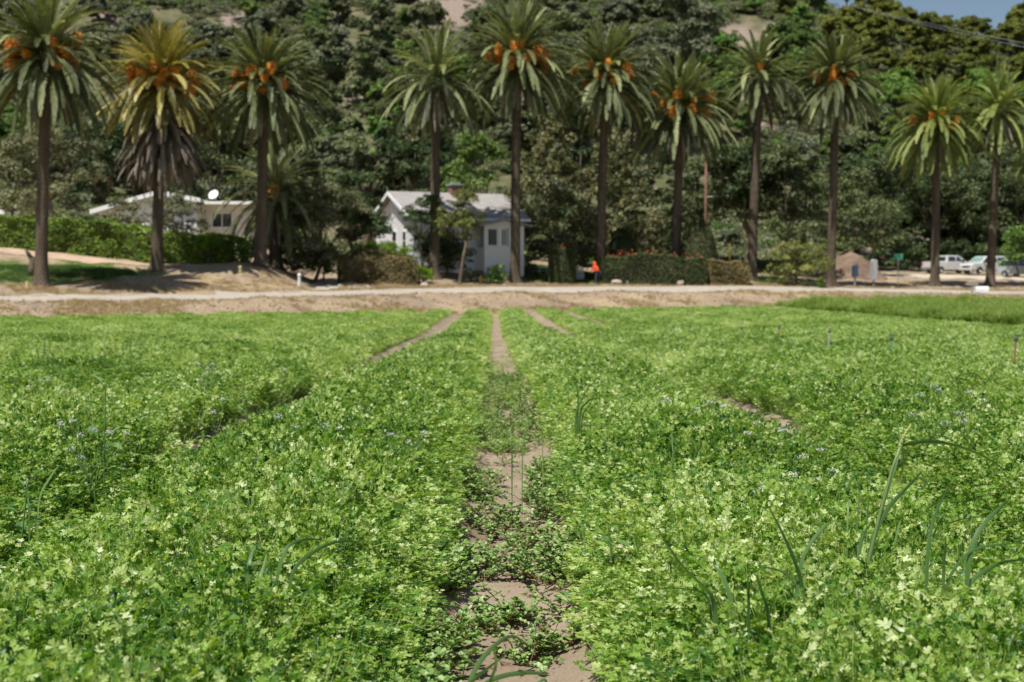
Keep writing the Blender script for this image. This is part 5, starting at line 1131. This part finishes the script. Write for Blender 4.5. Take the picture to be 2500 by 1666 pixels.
    skin('trousers', ['pel', 'hl', 'kl', 'al', 'hr', 'kr', 'ar'], [('pel', 'hl'), ('hl', 'kl'), ('kl', 'al'), ('pel', 'hr'), ('hr', 'kr'), ('kr', 'ar')], lambda k: RD[k]*1.18+.012, DK, o)
person()

# vehicles
GLASSV = plain('car_glass', (.03, .05, .05), .06, var=.1, spec=.9); GLASSG = plain('windscreen_tint', (.16, .30, .26), .08, var=.1, spec=.9)
def paint(name, c):
    m, t, p, o = newmat(name); p.inputs['Base Color'].default_value = (*c, 1); p.inputs['Roughness'].default_value = .28; p.inputs['Coat Weight'].default_value = .6; n = noise(t, 4, 4)
    cc = mixc(t, mapr(t, n, .4, .75, 0, .35), c, (.45, .40, .33)); t.links.new(cc, p.inputs['Base Color']); return m
WP = paint('white_car_paint', (.60, .60, .59)); BP = paint('pale_blue_car_paint', (.36, .41, .46)); REDL = plain('tail_light', (.45, .02, .02), .2, var=.05); LAMP = plain('headlight_glass', (.7, .72, .72), .1, var=.05); DKT = plain('dark_trim', (.03, .03, .032), .5)
def wheel(parent, x, y, r_=.36):
    w_ = thing('wheel', None, None, (x, y, r_)); w_.parent = parent; s_ = 1 if y > 0 else -1
    prof = [(r_*.62, -.11), (r_*.9, -.12), (r_, -.08), (r_, .08), (r_*.9, .12), (r_*.62, .11)]
    m = MB(); m.lathe(prof, seg=22); t_ = m.obj('tyre', BLACK, w_, smooth=False); t_.rotation_euler = (math.pi/2, 0, 0)
    m = MB(); m.lathe([(.001, .06*1), (r_*.2, .07), (r_*.3, .03), (r_*.55, .05), (r_*.63, .09), (r_*.63, -.1), (.001, -.1)], seg=14); h = m.obj('rim', STEEL, w_); h.rotation_euler = (math.pi/2*(-1 if s_ > 0 else 1), 0, 0)
    for o_ in (w_,):
        for k in ('label', 'category'): 
            if k in o_: del o_[k]
def body(prof, hw, tum, zsh):
    """car body: side profile (x,z) swept across the width, narrowing above the shoulder line"""
    m = MB(); n = len(prof); ys = [-1, -.97, -.8, .8, .97, 1]; V = []
    for yy in ys:
        for (x, z) in prof:
            f = hw*(1-tum*max(0, z-zsh)); e_ = 1 if abs(yy) < 1 else .0
            dx = 0 if abs(yy) < .9 else (.0 if abs(yy) < 1 else .05); zz = z-(0.0 if abs(yy) < .9 else (.015 if abs(yy) < 1 else .06))*(1 if z > .5 else -.5)
            V.append((x*(1-dx*.35), yy*f, zz))
    Q = []
    for a in range(len(ys)-1):
        for i in range(n): Q.append((a*n+i, a*n+(i+1) % n, (a+1)*n+(i+1) % n, (a+1)*n+i))
    m.add(V, quads=Q)
    from mathutils.geometry import tessellate_polygon
    tr = tessellate_polygon([[Vector((p[0], p[1], 0)) for p in prof]]); b = (len(ys)-1)*n
    m.t.append(np.array([tuple(t) for t in tr], np.int32)); m.t.append(np.array([(t[2]+b, t[1]+b, t[0]+b) for t in tr], np.int32)); return m
def arch(cx, r_=.43, z0=.30, n=7):
    return [(cx+r_*math.cos(t), max(z0, .36+r_*math.sin(t))) for t in np.linspace(0, math.pi, n)]
def pickup(label, u, Y, rz):
    x, z = ground_at(u, Y); o = thing('pickup_truck', label, 'pickup', (x, Y, z+.03), rz)
    # nose towards +x
    prof = [(2.75, .45), (2.78, .95), (2.65, 1.10), (1.35, 1.20), (.55, 1.78), (.35, 1.84), (-.75, 1.84), (-.95, 1.76), (-1.05, 1.22), (-1.08, 1.20), (-2.72, 1.20), (-2.75, .5)]
    bot = [(-2.4, .38)]+arch(-1.75)[::-1]+arch(1.75)[::-1]+[(2.6, .36)]
    body(prof+bot, .95, .16, 1.15).obj('body', WP, o, recalc=True)
    bed = MB(); bed.box(-2.62, -1.16, -.80, .80, 1.19, 1.215); bed.obj('cargo_bed', DKT, o)
    for s_ in (-1, 1):
        for (a0, a1, b0, b1) in ((.12, .95, .18, .42), (-.85, .04, -.80, .04)):
            m = MB(); yy = s_*.935; m.add([(a0, yy, 1.22), (a1, yy, 1.22), (b1, yy*.92, 1.72), (b0, yy*.92, 1.72)], quads=[(0, 1, 2, 3)]); m.add([(a0, yy*.97, 1.22), (a1, yy*.97, 1.22), (b1, yy*.89, 1.72), (b0, yy*.89, 1.72)], quads=[(0, 1, 2, 3)])
            m.obj('side_window', GLASSV, o)
        m = MB(); m.box(.80, .95, *sorted((s_*.96, s_*1.14)), 1.2, 1.4); m.obj('mirror', DKT, o)
        m = MB(); m.box(-2.77, -2.70, *sorted((s_*.72, s_*.90)), .85, 1.12); m.obj('tail_light', REDL, o); m = MB(); m.box(2.70, 2.80, *sorted((s_*.62, s_*.90)), .80, .98); m.obj('headlight', LAMP, o)
        for wx in (-1.75, 1.75): wheel(o, wx, s_*.86)
    m = MB(); m.add([(1.27, -.78, 1.27), (1.27, .78, 1.27), (.62, .72, 1.75), (.62, -.72, 1.75)], quads=[(0, 1, 2, 3)]); m.obj('windscreen', GLASSG, o)
    m = MB(); m.add([(-1.06, -.7, 1.3), (-1.06, .7, 1.3), (-.99, .66, 1.7), (-.99, -.66, 1.7)], quads=[(0, 1, 2, 3)]); m.obj('rear_window', GLASSV, o)
    m = MB(); m.box(-2.86, -2.76, -.9, .9, .42, .62); m.obj('bumper', STEEL, o); m = MB(); m.box(2.76, 2.86, -.9, .9, .40, .62); m.obj('bumper', DKT, o)
def suv(label, u, Y, rz, pm, name='suv'):
    x, z = ground_at(u, Y); o = thing(name, label, 'car', (x, Y, z+.03), rz)
    prof = [(2.35, .42), (2.42, .80), (2.30, 1.02), (1.25, 1.14), (.62, 1.66), (.35, 1.76), (-1.9, 1.78), (-2.15, 1.66), (-2.36, 1.15), (-2.40, .5)]
    bot = [(-2.1, .36)]+arch(-1.45)[::-1]+arch(1.48)[::-1]+[(2.2, .34)]
    body(prof+bot, .94, .17, 1.05).obj('body', pm, o, recalc=True)
    for s_ in (-1, 1):
        for (a0, a1, b0, b1) in ((.16, 1.0, .20, .55), (-.85, .08, -.80, .10), (-1.95, -.95, -1.85, -.92)):
            m = MB(); yy = s_*.935; m.add([(a0, yy, 1.14), (a1, yy, 1.14), (b1, yy*.905, 1.62), (b0, yy*.905, 1.62)], quads=[(0, 1, 2, 3)]); m.obj('side_window', GLASSV, o)
        m = MB(); m.box(.85, 1.0, *sorted((s_*.95, s_*1.12)), 1.12, 1.28); m.obj('mirror', DKT, o)
        m = MB(); m.box(2.28, 2.42, *sorted((s_*.55, s_*.86)), .76, .94); m.obj('headlight', LAMP, o); m = MB(); m.box(-2.42, -2.34, *sorted((s_*.68, s_*.86)), .85, 1.2); m.obj('tail_light', REDL, o)
        for wx in (-1.45, 1.48): wheel(o, wx, s_*.85)
    m = MB(); m.add([(1.20, -.76, 1.20), (1.20, .76, 1.20), (.66, .70, 1.65), (.66, -.70, 1.65)], quads=[(0, 1, 2, 3)]); m.obj('windscreen', GLASSG, o)
    m = MB(); m.box(2.40, 2.435, -.5, .5, .62, .80); m.obj('grille', DKT, o); m = MB(); m.box(2.36, 2.50, -.88, .88, .38, .56); m.obj('bumper', pm, o)
pickup('white pickup truck parked in the dirt lot, tail towards the short palm', 2318, 146, math.radians(18))
suv('dusty white suv parked nose left behind the bright green palm trunk', 2402, 143, math.radians(205), WP)
suv('pale blue car at the right edge of the dirt lot, half out of the photo', 2497, 138, math.radians(-60), BP, 'car')

def canopy_Y(py, h=.30):
    Y = 3.0
    for _ in range(40):
        z = float(furrow_z(Y))+.12+h; Y = (CH-z)*FPX/(py-685)
    return Y
# ------------------------------------------------------------------ in the field: sprinkler risers, flowering stems, weeds
for k, (u, tp, bt, mt, lab) in enumerate([(1643, 793, 822, 'g', 'farthest short green sprinkler riser, leftmost of the line in the right beds'), (1681, 790, 822, 'g', 'short green sprinkler riser second from the left in the line'), (1806, 793, 838, 'g', 'green sprinkler riser third from the left in the line'),
        (1897, 788, 850, 'b', 'brown sprinkler riser fourth from the left in the line'), (2019, 796, 870, 'p', 'pale grey sprinkler riser with dark head in the middle of the line'), (2184, 810, 893, 'g', 'green leaning sprinkler riser second nearest in the line'), (2470, 806, 925, 'b', 'tallest brown sprinkler riser with dark head near the right edge')]):
    Hc_ = 1.62 if bt < 860 else 1.45
    Y = canopy_Y(bt, .16); x = at(u, bt, Y).x; z = gz(x, Y); H = at(u, tp, Y).z-z
    o = thing('sprinkler_riser', lab, 'sprinkler', (x, Y, z-.05), 0, 'sprinkler risers in the right beds'); o.rotation_euler = (0, .06 if k != 5 else -.09, 0)
    m = MB(); m.tube([(0, 0, 0), (0, 0, H*.93)], .013, 8); m.obj('riser_pipe', {'g': plain('green_pipe', (.16, .30, .22), .6), 'b': plain('rusty_pipe', (.25, .14, .08), .8), 'p': plain('grey_pipe', (.38, .38, .36), .6)}[mt], o)
    m = MB(); m.lathe([(.018, 0), (.024, .015), (.026, .035), (.018, .045), (.02, .07), (.001, .075)], (0, 0, H*.93-.02), 10); m.tube([(0, 0, H*.93+.03), (.045, 0, H*.93+.05)], .008, 6); m.obj('sprinkler_head', plain('worn_grey_green', (.10, .13, .09), .7), o)

STEM = leafmat('flower_stem', [(0, (.06, .14, .03)), (.5, (.12, .22, .05)), (1, (.22, .30, .09))], transl=.15, rough=.5, spec=.3, rnd_amt=.3)
PETAL = plain('white_petal', (.60, .57, .58), .7, var=.1, vs=60)
def umbel(mb, fb, r, c, s_=.022, nb=7):
    c = np.array(c)
    for k in range(nb):
        a = k*2.4+r.uniform(0, .5); rr = s_*math.sqrt((k+.5)/nb)*1.15; q = c+np.array([rr*math.cos(a), rr*math.sin(a), .012-rr*rr*14+r.normal(0, .003)]); mb.tube([c-[0, 0, .02], q], [.0007, .0006], 3, tone=.6, cap=False)
        for j in range(9):
            b = r.uniform(0, 6.28); p = q+r.normal(0, .0042, 3); d = r.normal(0, 1, 3); d *= .0040/np.linalg.norm(d); s2 = np.cross(d, r.normal(0, 1, 3)); s2 *= .0024/(np.linalg.norm(s2)+1e-9)
            fb.add([p-d*.4, p+s2, p+d, p-s2], quads=[(0, 1, 2, 3)])
def flower_plant(label, root, heads, seed, feather=True):
    r = RNG(seed); Y = root[1]; x = at(root[0], 800, Y).x; z = gz(x, Y); o = thing('flowering_herb', label, 'plant', (x, Y, z), 0, 'white flowering stems in the crop'); O = np.array([x, Y, z])
    st = MB(); fb = MB(); tops = [np.array(at(a, b, Y+r.uniform(-.05, .05)*Y*.3))-O for a, b in heads]
    mid = np.mean(tops, 0)*np.array([.45, .45, .5]); mid[2] = np.mean([t[2] for t in tops])*.5
    st.tube([(0, 0, 0), mid*.5+r.normal(0, .008, 3), mid], [.0045, .0038, .0032], 5, tone=.5)
    for t in tops:
        m_ = (mid+t)/2+r.normal(0, .012, 3); st.tube([mid, m_, t-np.array([0, 0, .02])], [.003, .0024, .0018], 4, tone=r.uniform(.3, .9)); umbel(st, fb, r, t, s_=r.uniform(.014, .026))
        for q in range(34 if feather else 8):
            f = r.uniform(.1, 1); p = mid+(t-mid)*f; d = r.normal(0, 1, 3); d /= np.linalg.norm(d); l = r.uniform(.012, .055); s2 = np.cross(d, [0, 0, 1])*.002; st.add([p, p+d*l*.5+s2, p+d*l, p+d*l*.5-s2], quads=[(0, 1, 2, 3)], tone=r.uniform(.3, 1))
    st.obj('stem', STEM, o); fb.obj('flower_heads', PETAL, o)
FL = [('cluster of white flowers with the tallest stems, upper right above the grass seed head', (2290, 5.6+2.4), [(2281, 945), (2292, 956), (2246, 966), (2229, 1016), (2309, 1035)]),
 ('white flowering stems right of the tallest flower cluster', (2380, 7.6), [(2369, 960), (2399, 979), (2355, 1031), (2340, 1010)]),
 ('slender budding stem with one small umbel in the right beds', (1855, 7.2), [(1849, 1033), (1910, 1054), (1828, 1060)]),
 ('single dense white umbel left of the tall grass weed', (2010, 6.5), [(2005, 1100), (1960, 1118), (2030, 1150)]),
 ('pair of white umbels above the arching grass blade', (1870, 5.7), [(1849, 1205), (1862, 1196), (1936, 1163)]),
 ('white umbel on a thin stem below the single dense one', (2046, 5.9), [(2042, 1198), (2060, 1215)]),
 ('blurred white umbels among the lower right grass blades', (2215, 4.6), [(2202, 1359), (2185, 1409), (2250, 1435)]),
 ('pale umbels at the right edge of the lower grass blades', (2345, 4.5), [(2352, 1455), (2307, 1384), (2265, 1440)]),
 ('white umbels in the blurred lower right leaves', (2160, 4.0), [(2155, 1529), (2172, 1535)]),
 ('lowest white umbel near the bottom right', (2188, 3.7), [(2185, 1629)]),
 ('spray of white flowers and tangled stems at the left', (240, 7.0), [(228, 1052), (267, 1059), (307, 1062), (195, 1066), (173, 1100), (197, 1122), (180, 1032), (148, 1039)]),
 ('single small umbel left of the pointed weed leaves', (690, 7.2), [(679, 1021), (720, 1045)]),
 ('small umbel beside the middle beds left of the furrow', (790, 7.0), [(795, 1042), (765, 1085), (830, 1050)]),
 ('brownish seeding umbel on a leaning stem in the left beds', (505, 8.6), [(545, 978), (520, 1010)]),
 ('group of white flowers far in the left beds', (490, 11.5), [(488, 929), (509, 902), (517, 892), (484, 892), (500, 915), (528, 912)]),
 ('lone white flower in the left beds beside the dark gap', (697, 12.5), [(695, 905)]),
 ('two white flowers near the left edge', (100, 11), [(119, 931), (76, 947), (100, 930)]),
 ('thin stem with small umbels left of the middle furrow', (975, 7.0), [(954, 1064), (998, 1083), (1036, 1060)]),
 ('tall budding stems behind the single umbel in the right beds', (1730, 8.2), [(1735, 985), (1700, 1000), (1765, 995), (1628, 980)])]
for i, (lb, rt, hd) in enumerate(FL): flower_plant(lb, rt, hd, 1000+i)

GB = leafmat('grass_blade', [(0, (.07, .15, .04)), (.5, (.14, .25, .085)), (.8, (.24, .36, .13)), (1, (.36, .34, .13))], transl=.4, rough=.42, spec=.45, rnd_amt=.2)
def blade(mb, pts, wmax, tone, r, fold=.3):
    P = np.array(pts); K = 18; t = np.linspace(0, 1, K); tt = np.linspace(0, 1, len(P))
    # smooth through the given points
    A = np.stack([np.interp(t, tt, P[:, i]) for i in range(3)], 1)
    for _ in range(3): A[1:-1] = (A[:-2]+2*A[1:-1]+A[2:])/4
    T = np.gradient(A, axis=0); T /= np.linalg.norm(T, axis=1)[:, None]; side = np.cross(T, np.array([.15, 1, .25])); side /= np.linalg.norm(side, axis=1)[:, None]+1e-9; nrm = np.cross(side, T)
    w_ = wmax*.5*np.clip(np.minimum(t*3.5+.35, 1), 0, 1)*np.sqrt(np.clip(1-t**2.2, 0, 1))
    tw = .5*np.sin(t*2.2+r.uniform(0, 3)); sd = side*np.cos(tw)[:, None]+nrm*np.sin(tw)[:, None]
    L = A+sd*w_[:, None]; R_ = A-sd*w_[:, None]; C_ = A-nrm*(w_*fold)[:, None]
    V = np.concatenate([L, C_, R_]); i = np.arange(K-1); q = np.concatenate([np.stack([i, i+K, i+K+1, i+1], 1), np.stack([i+K, i+2*K, i+2*K+1, i+K+1], 1)])
    mb.add(V, quads=q, tone=tone)
def grass_weed(label, Y, blades, seed, stem=None, head=None):
    """blades: lists of picture points (root first) in the upright plane at depth Y; (points, width m, tone)"""
    r = RNG(seed); u0, p0 = blades[0][0][0]; x = at(u0, p0, Y).x; z = gz(x, Y); o = thing('grass_weed', label, 'grass', (x, Y, z), 0, 'broad bladed grass weeds in the crop'); O = np.array([x, Y, z])
    for (pts, wd, tn) in blades:
        mb = MB(); dy = r.uniform(-.12, .12); pp = [np.array(at(a, b, Y+dy*k/len(pts)*1.5))-O for k, (a, b) in enumerate(pts)]
        root = pp[0].copy(); root[2] = 0.
        if pp[0][2] < .5: pp = [root]+pp
        blade(mb, pp, wd*.72, tn, r); mb.obj('blade', GB, o, smooth=True)
    if stem:
        pp = [np.array(at(a, b, Y))-O for a, b in stem]; pp = [np.array([pp[0][0], 0, 0])]+pp; mb = MB(); mb.tube(pp, np.linspace(.006, .0045, len(pp)), 8, tone=.75); mb.obj('stem', GB, o, smooth=True)
    if head:
        pp = np.array([np.array(at(a, b, Y))-O for a, b in head]); mb = MB()
        for k in range(150):
            t = r.uniform(0, 1); p = np.array([np.interp(t, np.linspace(0, 1, len(pp)), pp[:, i]) for i in range(3)]); d = r.normal(0, 1, 3); d[2] += .8; d /= np.linalg.norm(d); p = p+d*.004*(1-t*.5)
            mb.add((p+IV*np.array([.0022, .0022, .0035])), tris=IF, tone=r.uniform(.5, 1))
        mb.tube(pp, .002, 5, tone=.8); mb.obj('seed_head', leafmat('seed_head', [(0, (.30, .36, .10)), (1, (.50, .52, .20))], transl=.2, rnd_amt=0), o)
Yg = canopy_Y(1370)
grass_weed('tallest grass weed with a yellow green seed head and one long arching blade', Yg, [
  ([(2105, 1400), (2150, 1250), (2190, 1130), (2200, 1085), (2188, 1016)], .013, .25), ([(2195, 1090), (2240, 1078), (2310, 1080), (2400, 1110), (2475, 1165)], .017, .35), ([(2120, 1330), (2165, 1240), (2215, 1190), (2252, 1150)], .022, .4),
  ([(2090, 1400), (2100, 1330), (2115, 1290), (2128, 1278)], .018, .5), ([(2120, 1470), (2140, 1430), (2150, 1390), (2130, 1370)], .017, .15), ([(2200, 1085), (2208, 1120), (2200, 1160), (2185, 1178)], .008, .98)], 1101,
  stem=[(2118, 1380), (2150, 1250), (2180, 1140), (2200, 1085)], head=[(2196, 1090), (2210, 1060), (2224, 1038)])
grass_weed('grass weed with upright narrow blades left of the seed head stem', canopy_Y(1330), [([(2088, 1340), (2095, 1250), (2100, 1188)], .012, .4), ([(2068, 1310), (2070, 1240), (2071, 1215)], .009, .5), ([(2115, 1290), (2120, 1230), (2124, 1208)], .009, .3), ([(2180, 1350), (2190, 1300), (2200, 1270)], .012, .5)], 1102)
grass_weed('grass weed with two blades spreading in a v in the right beds', canopy_Y(1450), [([(1965, 1450), (1945, 1380), (1915, 1310), (1872, 1228)], .016, .3), ([(1945, 1390), (1975, 1330), (2010, 1285), (2044, 1268)], .015, .45), ([(1955, 1440), (1920, 1400), (1890, 1388), (1855, 1384)], .012, .15)], 1103)
grass_weed('grass weed with long sloping blades at the left end of the right group', canopy_Y(1480), [([(1750, 1462), (1715, 1430), (1660, 1380), (1605, 1290)], .018, .3), ([(1792, 1490), (1775, 1430), (1755, 1390), (1738, 1380)], .018, .5), ([(1740, 1450), (1690, 1440), (1640, 1435), (1560, 1440)], .011, .1), ([(1880, 1495), (1860, 1450), (1850, 1410), (1842, 1400)], .014, .2), ([(1828, 1450), (1825, 1420), (1830, 1400)], .012, .1)], 1104)
grass_weed('grass weed with broad arching blades reaching the right edge', canopy_Y(1440), [([(2345, 1440), (2400, 1395), (2450, 1370), (2520, 1365)], .02, .4), ([(2360, 1450), (2420, 1452), (2480, 1462), (2540, 1490)], .02, .5), ([(2360, 1345), (2400, 1280), (2440, 1240), (2465, 1218)], .020, .35), ([(2300, 1425), (2345, 1370), (2365, 1345), (2420, 1330), (2510, 1325)], .013, .1), ([(2303, 1420), (2305, 1360), (2310, 1308)], .014, .55), ([(2262, 1340), (2280, 1260), (2310, 1200), (2325, 1180)], .015, .3)], 1105)
grass_weed('thin grass blades rising near the right edge above the broad ones', canopy_Y(1300), [([(2280, 1300), (2330, 1270), (2390, 1262), (2440, 1264)], .009, .2), ([(2270, 1330), (2290, 1280), (2310, 1250)], .010, .4)], 1106)
grass_weed('grass weed with drooping blades in the left beds', canopy_Y(1410), [([(670, 1420), (690, 1360), (705, 1325), (760, 1314), (800, 1322)], .017, .35), ([(700, 1400), (745, 1360), (800, 1325), (860, 1318), (885, 1330)], .017, .45), ([(605, 1385), (615, 1350), (625, 1330)], .018, .3), ([(633, 1420), (645, 1380), (652, 1350)], .014, .65), ([(660, 1400), (662, 1380), (660, 1366)], .014, .5)], 1107)
grass_weed('blurred grass weed arching over the furrow at the bottom', 3.45, [([(1130, 1680), (1180, 1600), (1225, 1560), (1258, 1548), (1300, 1586)], .018, .45), ([(1120, 1690), (1180, 1640), (1240, 1595)], .016, .6), ([(1160, 1680), (1220, 1650), (1290, 1640), (1345, 1650)], .020, .2), ([(1190, 1680), (1215, 1620), (1200, 1575)], .012, .5), ([(1300, 1680), (1330, 1655), (1340, 1680)], .013, .3)], 1108)
grass_weed('dark grass weed standing right of the middle furrow', canopy_Y(1010), [([(1410, 1020), (1412, 970), (1408, 935)], .02, .1), ([(1415, 1000), (1440, 975), (1470, 970)], .018, .1), ([(1405, 1000), (1440, 940), (1455, 935)], .012, .2), ([(1420, 1010), (1445, 985), (1450, 945)], .014, .05)], 1109)
grass_weed('pale grass blades leaning in the furrow gap', canopy_Y(1080), [([(1275, 1085), (1290, 1045), (1302, 1018)], .010, .6), ([(1325, 1075), (1312, 1040), (1300, 1015)], .008, .9), ([(1250, 1080), (1248, 1060), (1245, 1045)], .010, .1)], 1110)
grass_weed('fine grass tuft with dark blades in the left far beds', canopy_Y(890), [([(105, 890), (108, 850), (112, 815)], .03, .1), ([(95, 885), (92, 860), (86, 845)], .02, .1), ([(320, 895), (318, 840), (325, 800)], .02, .2), ([(115, 880), (125, 850), (118, 830)], .02, .05)], 1111)
grass_weed('green blade standing up left of the flower spray', canopy_Y(1200), [([(90, 1215), (120, 1170), (140, 1140), (155, 1135)], .014, .7), ([(70, 1230), (67, 1200), (65, 1165)], .014, .5)], 1112)
grass_weed('single upright pale blade in the right beds beside the budding stem', canopy_Y(1110), [([(1643, 1105), (1640, 1070), (1641, 1050)], .012, .4), ([(1700, 1120), (1715, 1090), (1730, 1080)], .008, .6)], 1113)

def broad_leaf(mb, r, base, d, up, L, W, tone):
    s_, d, n = frame(np.array(d, float), np.array(up, float)); pts = [(0, 0), (.30, .16), (.48, .38), (.42, .62), (.22, .84), (0, 1.0)]
    V = []; 
    for (a, b) in pts: V += [(-a, b), (0, b), (a, b)]
    V = np.array(V); h = np.abs(V[:, 0])*W*.5-V[:, 1]**2*L*.28; P = base+(V[:, :1]*W)*s_+(V[:, 1:]*L)*d+h[:, None]*n
    q = []
    for k in range(5): q += [(3*k, 3*k+1, 3*k+4, 3*k+3), (3*k+1, 3*k+2, 3*k+5, 3*k+4)]
    mb.add(P, quads=q, tone=tone)
BL = leafmat('broad_weed_leaf', [(0, (.05, .12, .025)), (.5, (.11, .22, .06)), (.8, (.19, .30, .12)), (1, (.30, .12, .06))], transl=.3, rough=.38, spec=.45, rnd_amt=.15)
def broad_weed(label, u, py, h_px, seed, n=9, leaf=.05, dark=0., hh=.30):
    Y = canopy_Y(py, hh); r = RNG(seed); x = at(u, py, Y).x; z = gz(x, Y); H = at(u, py-h_px, Y).z-z; o = thing('broadleaf_weed', label, 'plant', (x, Y, z), r.uniform(0, 6), 'broad leaved weeds in the crop')
    st = MB(); pts = [(0, 0, 0), (r.normal(0, .01), r.normal(0, .01), H*.5), (r.normal(0, .02), r.normal(0, .02), H)]; st.tube(pts, [.005, .004, .0025], 6, tone=.55); st.obj('stem', BL, o)
    lf = MB()
    for k in range(n):
        f = 1-(k/n)*.55; a = k*2.4+r.uniform(-.3, .3); p = np.array([np.interp(f, [0, .5, 1], [q[i] for q in pts]) for i in range(3)]); d = np.array([math.cos(a), math.sin(a), r.uniform(.1, .8) if k > 1 else 1.2])
        d /= np.linalg.norm(d); pe = p+d*leaf*.5; lf_l = leaf*(r.uniform(.8, 1.3))*(.6 if k < 2 else 1); lf.tube([p, pe], [.0013, .001], 4, tone=.6, cap=False); broad_leaf(lf, r, pe, d, (0, 0, 1), lf_l, lf_l*.62, np.clip(r.uniform(.35, .8)-dark, 0, .85))
    lf.obj('leaves', BL, o)
broad_weed('tall pale weed with big oval leaves in the left beds', 252, 1080, 130, 1201, 11, .085)
broad_weed('weed with pointed pale leaf pair in the left beds', 530, 1225, 45, 1202, 7, .07)
broad_weed('weed with smooth leaves at the left edge under the dark gap', 55, 1220, 40, 1203, 8, .06)
broad_weed('weed with upturned dark leaf left of the dark gap', 775, 1010, 45, 1204, 7, .07)
broad_weed('toothed goosefoot weed right of the furrow', 1500, 1335, 30, 1205, 12, .05, 0, .2)
broad_weed('goosefoot weed with a shaded leaf hanging over the furrow', 1400, 1480, 14, 1206, 12, .048, .1, -.04)
broad_weed('weed with broad pale leaf beside the right purslane mat', 1440, 1450, 16, 1207, 10, .045, 0, 0.0)
broad_weed('dark leafy weed on the right side of the far furrow', 1265, 985, 40, 1208, 14, .06, .25, .0)
broad_weed('dark weed at the top of the weedy furrow stretch', 1235, 950, 30, 1209, 14, .06, .15, .0)
broad_weed('rounded weed leaves in the left beds beside the drooping grass', 600, 1000, 30, 1210, 8, .06, .1)
broad_weed('leafy weed at the lower left among blurred leaves', 330, 1570, 50, 1211, 9, .04, .1)
broad_weed('weed with large flat leaves behind the left beds dark tuft', 40, 810, 35, 1212, 8, .12, .3)
